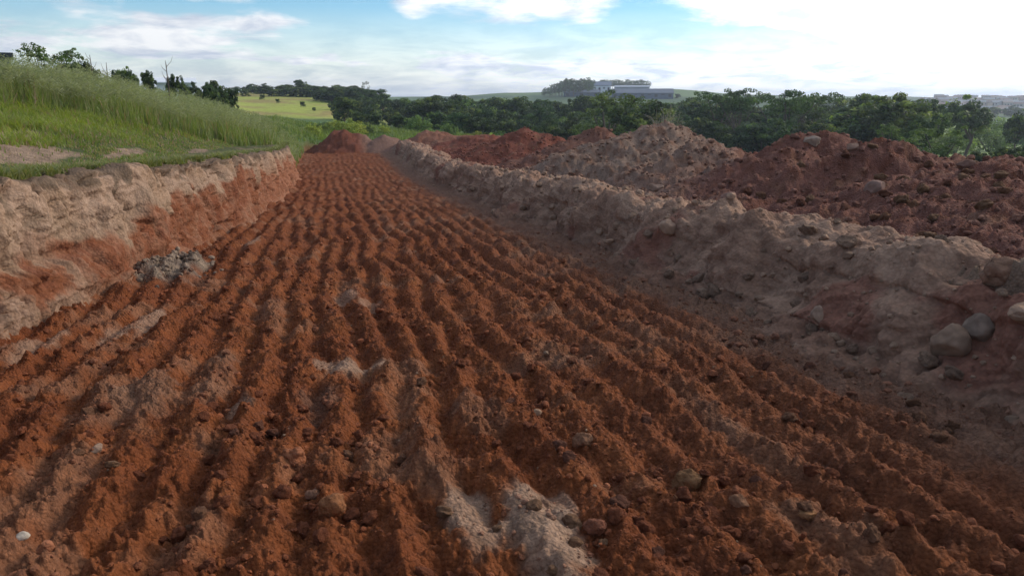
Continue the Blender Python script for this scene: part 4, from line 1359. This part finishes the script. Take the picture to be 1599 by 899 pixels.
# skyline behind the tall grass
tree('feathery', 66, 40, 62, 'spreading feathery tree rising over the tall grass at the far left', 'feathery_tree', wscale=.85, variant=0, rz=0.4)
tree('feathery', 94, 42, 78, 'smaller feathery tree tucked right of the spreading one', 'feathery_tree', wscale=.75, variant=1, rz=1.0)
for i, (px, t, k) in enumerate(((110, 92, 'broad'), (128, 88, 'broad'), (120, 98, 'bush'), (186, 104, 'broad'), (202, 103, 'broad'), (230, 106, 'broad'), (268, 112, 'broad'))):
    tree(k, px, 44 + i, t, ['dark shrub just right of the feathery trees', 'knobbly dark shrub beside the bare sapling', 'low shrub in front of the knobbly one', 'shrub half sunk in the grass skyline, left of two',
         'shrub half sunk in the grass skyline, right of two', 'rounded dark shrub in the middle of the grass skyline', 'small upright shrub right of the dead stem'][i], 'shrub', 'shrub', wscale=.6)
for i, (px, t) in enumerate(((285, 125), (300, 127), (316, 129), (330, 128), (344, 130), (356, 133), (326, 124))):
    tree('belt', px, 62 + i, t, 'dark shrub on the falling end of the grass skyline', 'shrub', 'shrub', 'shrubs where the grass skyline falls', .6)


def bare_stem(px, r, top, label, seed, cat='dead tree'):
    x, y, zt = px_far(px, r, top); zg = ground_z(x, y); h = zt - zg
    rg = np.random.default_rng(seed)
    T = [tube([(0, 0, 0), (.05, 0, h * .5), (.02 + .1 * rg.normal() * .3, 0, h)], [.045, .03, .01], 6)]
    for k in range(6):
        z0 = h * rg.uniform(.45, .9); a = rg.uniform(0, 6.28); l = rg.uniform(.2, .5)
        T.append(tube([(.04, 0, z0), (.04 + math.cos(a) * l * .5, math.sin(a) * l * .5, z0 + l * .5), (.04 + math.cos(a) * l * .7, math.sin(a) * l * .7, z0 + l)], [.014, .010, .004], 4))
    V, F, _ = join([(a, b, a) for a, b in T])
    link('dead_tree', mesh_np('dead_tree', V, F, M_BARK), loc=(x, y, zg), label=label, category=cat)


bare_stem(257, 36, 95, 'thin dead stem sticking up out of the tall grass', 1)
bare_stem(139, 38, 86, 'forked bare sapling beside the dark shrubs on the skyline', 2)
bare_stem(163, 40, 98, 'short bare twiggy stem left of the half sunk shrubs', 3)


# ------------------------------------------------------------------ buildings
def box_np(x0, x1, y0, y1, z0, z1):
    V = np.array([(x, y, z) for z in (z0, z1) for y in (y0, y1) for x in (x0, x1)], float)
    F = np.array([[0, 2, 3, 1], [4, 5, 7, 6], [0, 1, 5, 4], [2, 6, 7, 3], [0, 4, 6, 2], [1, 3, 7, 5]])
    return V, F


def boxes(name, L, mat, parent, **props):
    VV, FF = [], []; b = 0
    for q in L:
        V, F = box_np(*q); VV.append(V); FF.append(F + b); b += len(V)
    return link(name, mesh_np(name, np.concatenate(VV), np.concatenate(FF), mat, smooth=False), parent, **props)


def gable(name, w, d, z0, rise_, over, mat, parent, th=.25):
    hw, hd = w / 2 + over, d / 2 + over
    V = np.array([(-hw, -hd, z0), (hw, -hd, z0), (hw, hd, z0), (-hw, hd, z0), (-hw, 0, z0 + rise_), (hw, 0, z0 + rise_),
                  (-hw, -hd, z0 - th), (hw, -hd, z0 - th), (hw, hd, z0 - th), (-hw, hd, z0 - th)], float)
    F = [[0, 1, 5, 4], [2, 3, 4, 5], [0, 4, 3, 3], [1, 2, 5, 5], [6, 9, 8, 7], [6, 7, 1, 0], [7, 8, 2, 1], [8, 9, 3, 2], [9, 6, 0, 3]]
    me = bpy.data.meshes.new(name); me.from_pydata(V.tolist(), [], [list(dict.fromkeys(f)) for f in F]); me.materials.append(mat); me.update()
    return link(name, me, parent)


M_WHITE = plain_material('white_wall', (.72, .74, .76), .7, .05, .3)
M_STEEL = plain_material('blue_grey_sheet', (.07, .10, .15), .6, .1, .3)
M_ROOFG = plain_material('grey_sheet_roof', (.07, .09, .125), .9, .1, .3)
M_PALE = plain_material('pale_sheet', (.30, .33, .38), .9, .06, .3)
M_DARK = plain_material('dark_opening', (.03, .035, .04), .4, .1, .5)
M_TILE = [plain_material('roof_tile_a', (.20, .13, .10), .85, .2, 1.0), plain_material('roof_tile_b', (.25, .19, .16), .85, .2, 1.0), plain_material('roof_sheet', (.26, .27, .28), .6, .1, 1.0)]
M_WALLS = [plain_material('render_cream', (.38, .36, .33), .85, .08, .6), plain_material('render_white', (.46, .46, .46), .85, .08, .6), plain_material('render_ochre', (.45, .33, .24), .85, .08, .6)]


def find_r(px, row, r0=300, r1=1400):
    for r in np.arange(r0, r1, 8):
        x, y, z = px_far(px, r, row)
        if ground_z(x, y) >= z: return float(r)
    return float(r1)


def hall(px0, px1, r, top, label, wall, roof, d=28, rise_=2.0, doors=5, band=None):
    pm = (px0 + px1) / 2
    x, y, z = px_far(pm, r, top); zg = ground_z(x, y)
    w = (px1 - px0) / FPX * r; h = max(z - zg - rise_, 2.5)
    e = thing('warehouse', label, 'warehouse', (x, y, zg - .3), -math.atan2(x, y))
    boxes('wall', [(-w / 2, w / 2, -d / 2, d / 2, -1.5, h)], wall, e)
    gable('roof', w, d, h + .02, rise_, .5, roof, e)
    for k in range(doors):
        cx_ = -w / 2 + w * (k + .5) / doors
        boxes('door' if k % 2 == 0 else 'window', [(cx_ - w / doors * .22, cx_ + w / doors * .22, -d / 2 - .12, -d / 2 + .1, .2 if k % 2 == 0 else h * .55, h * .72)], M_DARK, e)
    if band: boxes('fascia', [(-w / 2 - .4, w / 2 + .4, -d / 2 - .75, -d / 2 - .15, h - .9, h + .3)], band, e)
    return e


hall(960, 1047, 530, 138, 'long blue grey warehouse on the distant hill', M_STEEL, M_ROOFG, 40, 3.0, 9)
hall(962, 1012, 590, 133, 'narrow pale roofed hall right behind the long blue grey warehouse', M_PALE, M_PALE, 20, 1.2, 6)
hall(920, 953, 610, 127, 'white building with a dark roof beside the trees on the distant hill', M_WHITE, M_STEEL, 22, 3.2, 5)
hall(882, 934, 540, 144, 'low dark warehouse left of the white building on the hill', M_STEEL, M_ROOFG, 24, 2.0, 5)
# eucalyptus plantation on the hill
for i in range(58):
    px = 848 + i * 1.35 + TRG.uniform(-1, 1)
    tree('euc', px, 545 + TRG.uniform(-25, 25), 142 - 17 * min(1, (px - 845) / 40.0) + TRG.uniform(-3, 3), 'thin plantation tree left of the white hill building', 'eucalyptus_tree', group='thin trees left of the white building', wscale=1.1)
for i in range(32):
    px = 938 + i * 2.35 + TRG.uniform(-1, 1)
    tree('euc', px, 700 + TRG.uniform(0, 40), 126 + TRG.uniform(-2, 3), 'plantation tree in the row above the hill warehouses', 'eucalyptus_tree', group='thin trees above the warehouses', wscale=2.2)
tree('euc', 919, 600, 121, 'tallest narrow tree on the hill, touching the white building', 'eucalyptus_tree', wscale=1.2)
for i in range(34):
    px = 1016 + i * 13.2 + TRG.uniform(-4, 4)
    tree('belt', px, TRG.uniform(500, 900), 0.0 if False else (143 + 12 * min(1, i / 26.0) + TRG.uniform(-2, 3)), 'small far tree on the pale ridge behind the belt', 'broadleaf_tree', group='far trees on the ridge', wscale=1.5)


def house_proto(i):
    wall, roof = M_WALLS[i % 3], M_TILE[(i * 2 + i // 3) % 3]
    w, d, h = 8 + (i % 3) * 1.5, 7 + (i % 2), 2.8 + (i % 2) * .4
    return w, d, h, wall, roof


PROTO_H = {}


def house(px, r, label, group, i):
    x, y, _ = px_far(px, r); zg = ground_z(x, y)
    e = thing('house', label, 'house', (x, y, zg), -math.atan2(x, y) + TRG.uniform(-.6, .6), group)
    k = i % 6
    if k not in PROTO_H:
        w, d, h, wall, roof = house_proto(k)
        a = boxes('wall', [(-w / 2, w / 2, -d / 2, d / 2, -2, h)], wall, e)
        b = gable('roof', w, d, h + .01, 1.7, .4, roof, e)
        c = [boxes('window', [(cx_ - .6, cx_ + .6, -d / 2 - .06, -d / 2 + .05, 1.0, 2.1)], M_DARK, e) for cx_ in (-w * .3, w * .3)]
        c.append(boxes('door', [(-.5, .5, -d / 2 - .06, -d / 2 + .05, 0, 2.1)], M_DARK, e))
        PROTO_H[k] = [a, b] + c
    else:
        for q in PROTO_H[k]:
            p = q.copy(); COL.objects.link(p); p.parent = e


for i in range(95):
    px = 1445 + (i * 61.8) % 190 + TRG.uniform(-4, 4)
    house(px, TRG.uniform(640, 1350), 'small pale house with a pitched roof in the far town', 'houses of the far town on the right', i)
for i in range(46):
    px = 1440 + (i * 97.3) % 200
    tree('belt', px, TRG.uniform(500, 900), 166 + TRG.uniform(-3, 12) , 'dark tree among the far town houses', 'broadleaf_tree', group='trees of the far town', wscale=1.4)

# dark flat roofed shed over the grass at the far left, and a pale roof beyond the shrubs
x, y, z = px_far(-8, 60, 84); zg = ground_z(x, y)
e = thing('shed', 'dark flat roofed shed cut by the left edge over the grass', 'shed', (x, y, zg), -math.atan2(x, y))
boxes('wall', [(-1.2, .78, -1.5, 1.5, -1, z - zg - .3)], M_STEEL, e); boxes('roof', [(-1.4, .95, -1.8, 1.8, z - zg - .29, z - zg)], M_DARK, e)
x, y, z = px_far(272, 80, 121); zg = ground_z(x, y)
e = thing('shed', 'low shed with a whitish roof just showing over the grass', 'shed', (x, y, zg), -math.atan2(x, y))
boxes('wall', [(-1.6, 1.6, -1.5, 1.5, -1, z - zg - .5)], M_WHITE, e); gable('roof', 3.4, 3.2, z - zg - .48, .45, .2, M_WHITE, e, .1)


# ------------------------------------------------------------------ haze
def build_haze():
    m = bpy.data.materials.new('haze'); m.use_nodes = True; nt = m.node_tree; nt.nodes.clear()
    out = nt.nodes.new('ShaderNodeOutputMaterial'); p = nt.nodes.new('ShaderNodeVolumePrincipled')
    p.inputs['Color'].default_value = (.80, .88, 1.0, 1); p.inputs['Density'].default_value = HAZE
    p.inputs['Anisotropy'].default_value = 0.3
    nt.links.new(p.outputs[0], out.inputs['Volume'])
    V, F = box_np(-3700, 3700, -3700, 3700, -45, 42)
    link('haze', mesh_np('haze', V, F, m, smooth=False), kind='stuff', label='thin pale haze over the valley')


HAZE = 0.00034
build_haze()


# ------------------------------------------------------------------ labels of alike things : say which one
def ordinal(n):
    a = ['', 'first', 'second', 'third', 'fourth', 'fifth', 'sixth', 'seventh', 'eighth', 'ninth', 'tenth', 'eleventh', 'twelfth', 'thirteenth', 'fourteenth', 'fifteenth',
         'sixteenth', 'seventeenth', 'eighteenth', 'nineteenth']
    if n < 20: return a[n]
    t = ['', '', 'twenty', 'thirty', 'forty', 'fifty', 'sixty', 'seventy', 'eighty', 'ninety'][n // 10]
    if n >= 100: return 'hundred and ' + ordinal(n - 100) if n > 100 else 'hundredth'
    return (t + '-' + a[n % 10]) if n % 10 else t[:-1] + 'ieth'


def name_each():
    by = {}
    for o in COL.objects:
        if o.parent is None and o.get('category') and o.get('label'):
            by.setdefault(o['label'], []).append(o)
    for lab, L_ in by.items():
        if len(L_) < 2: continue
        P = np.array([o.location[:] for o in L_]); X = project(P)[0]
        for k, i in enumerate(np.argsort(X)):
            L_[i]['label'] = lab + ', ' + (ordinal(k + 1) + ' from left' if k else 'leftmost')


name_each()
print('tris', sum(len(m.polygons) * (2 if len(m.polygons) and len(m.polygons[0].vertices) == 4 else 1) for m in bpy.data.meshes))
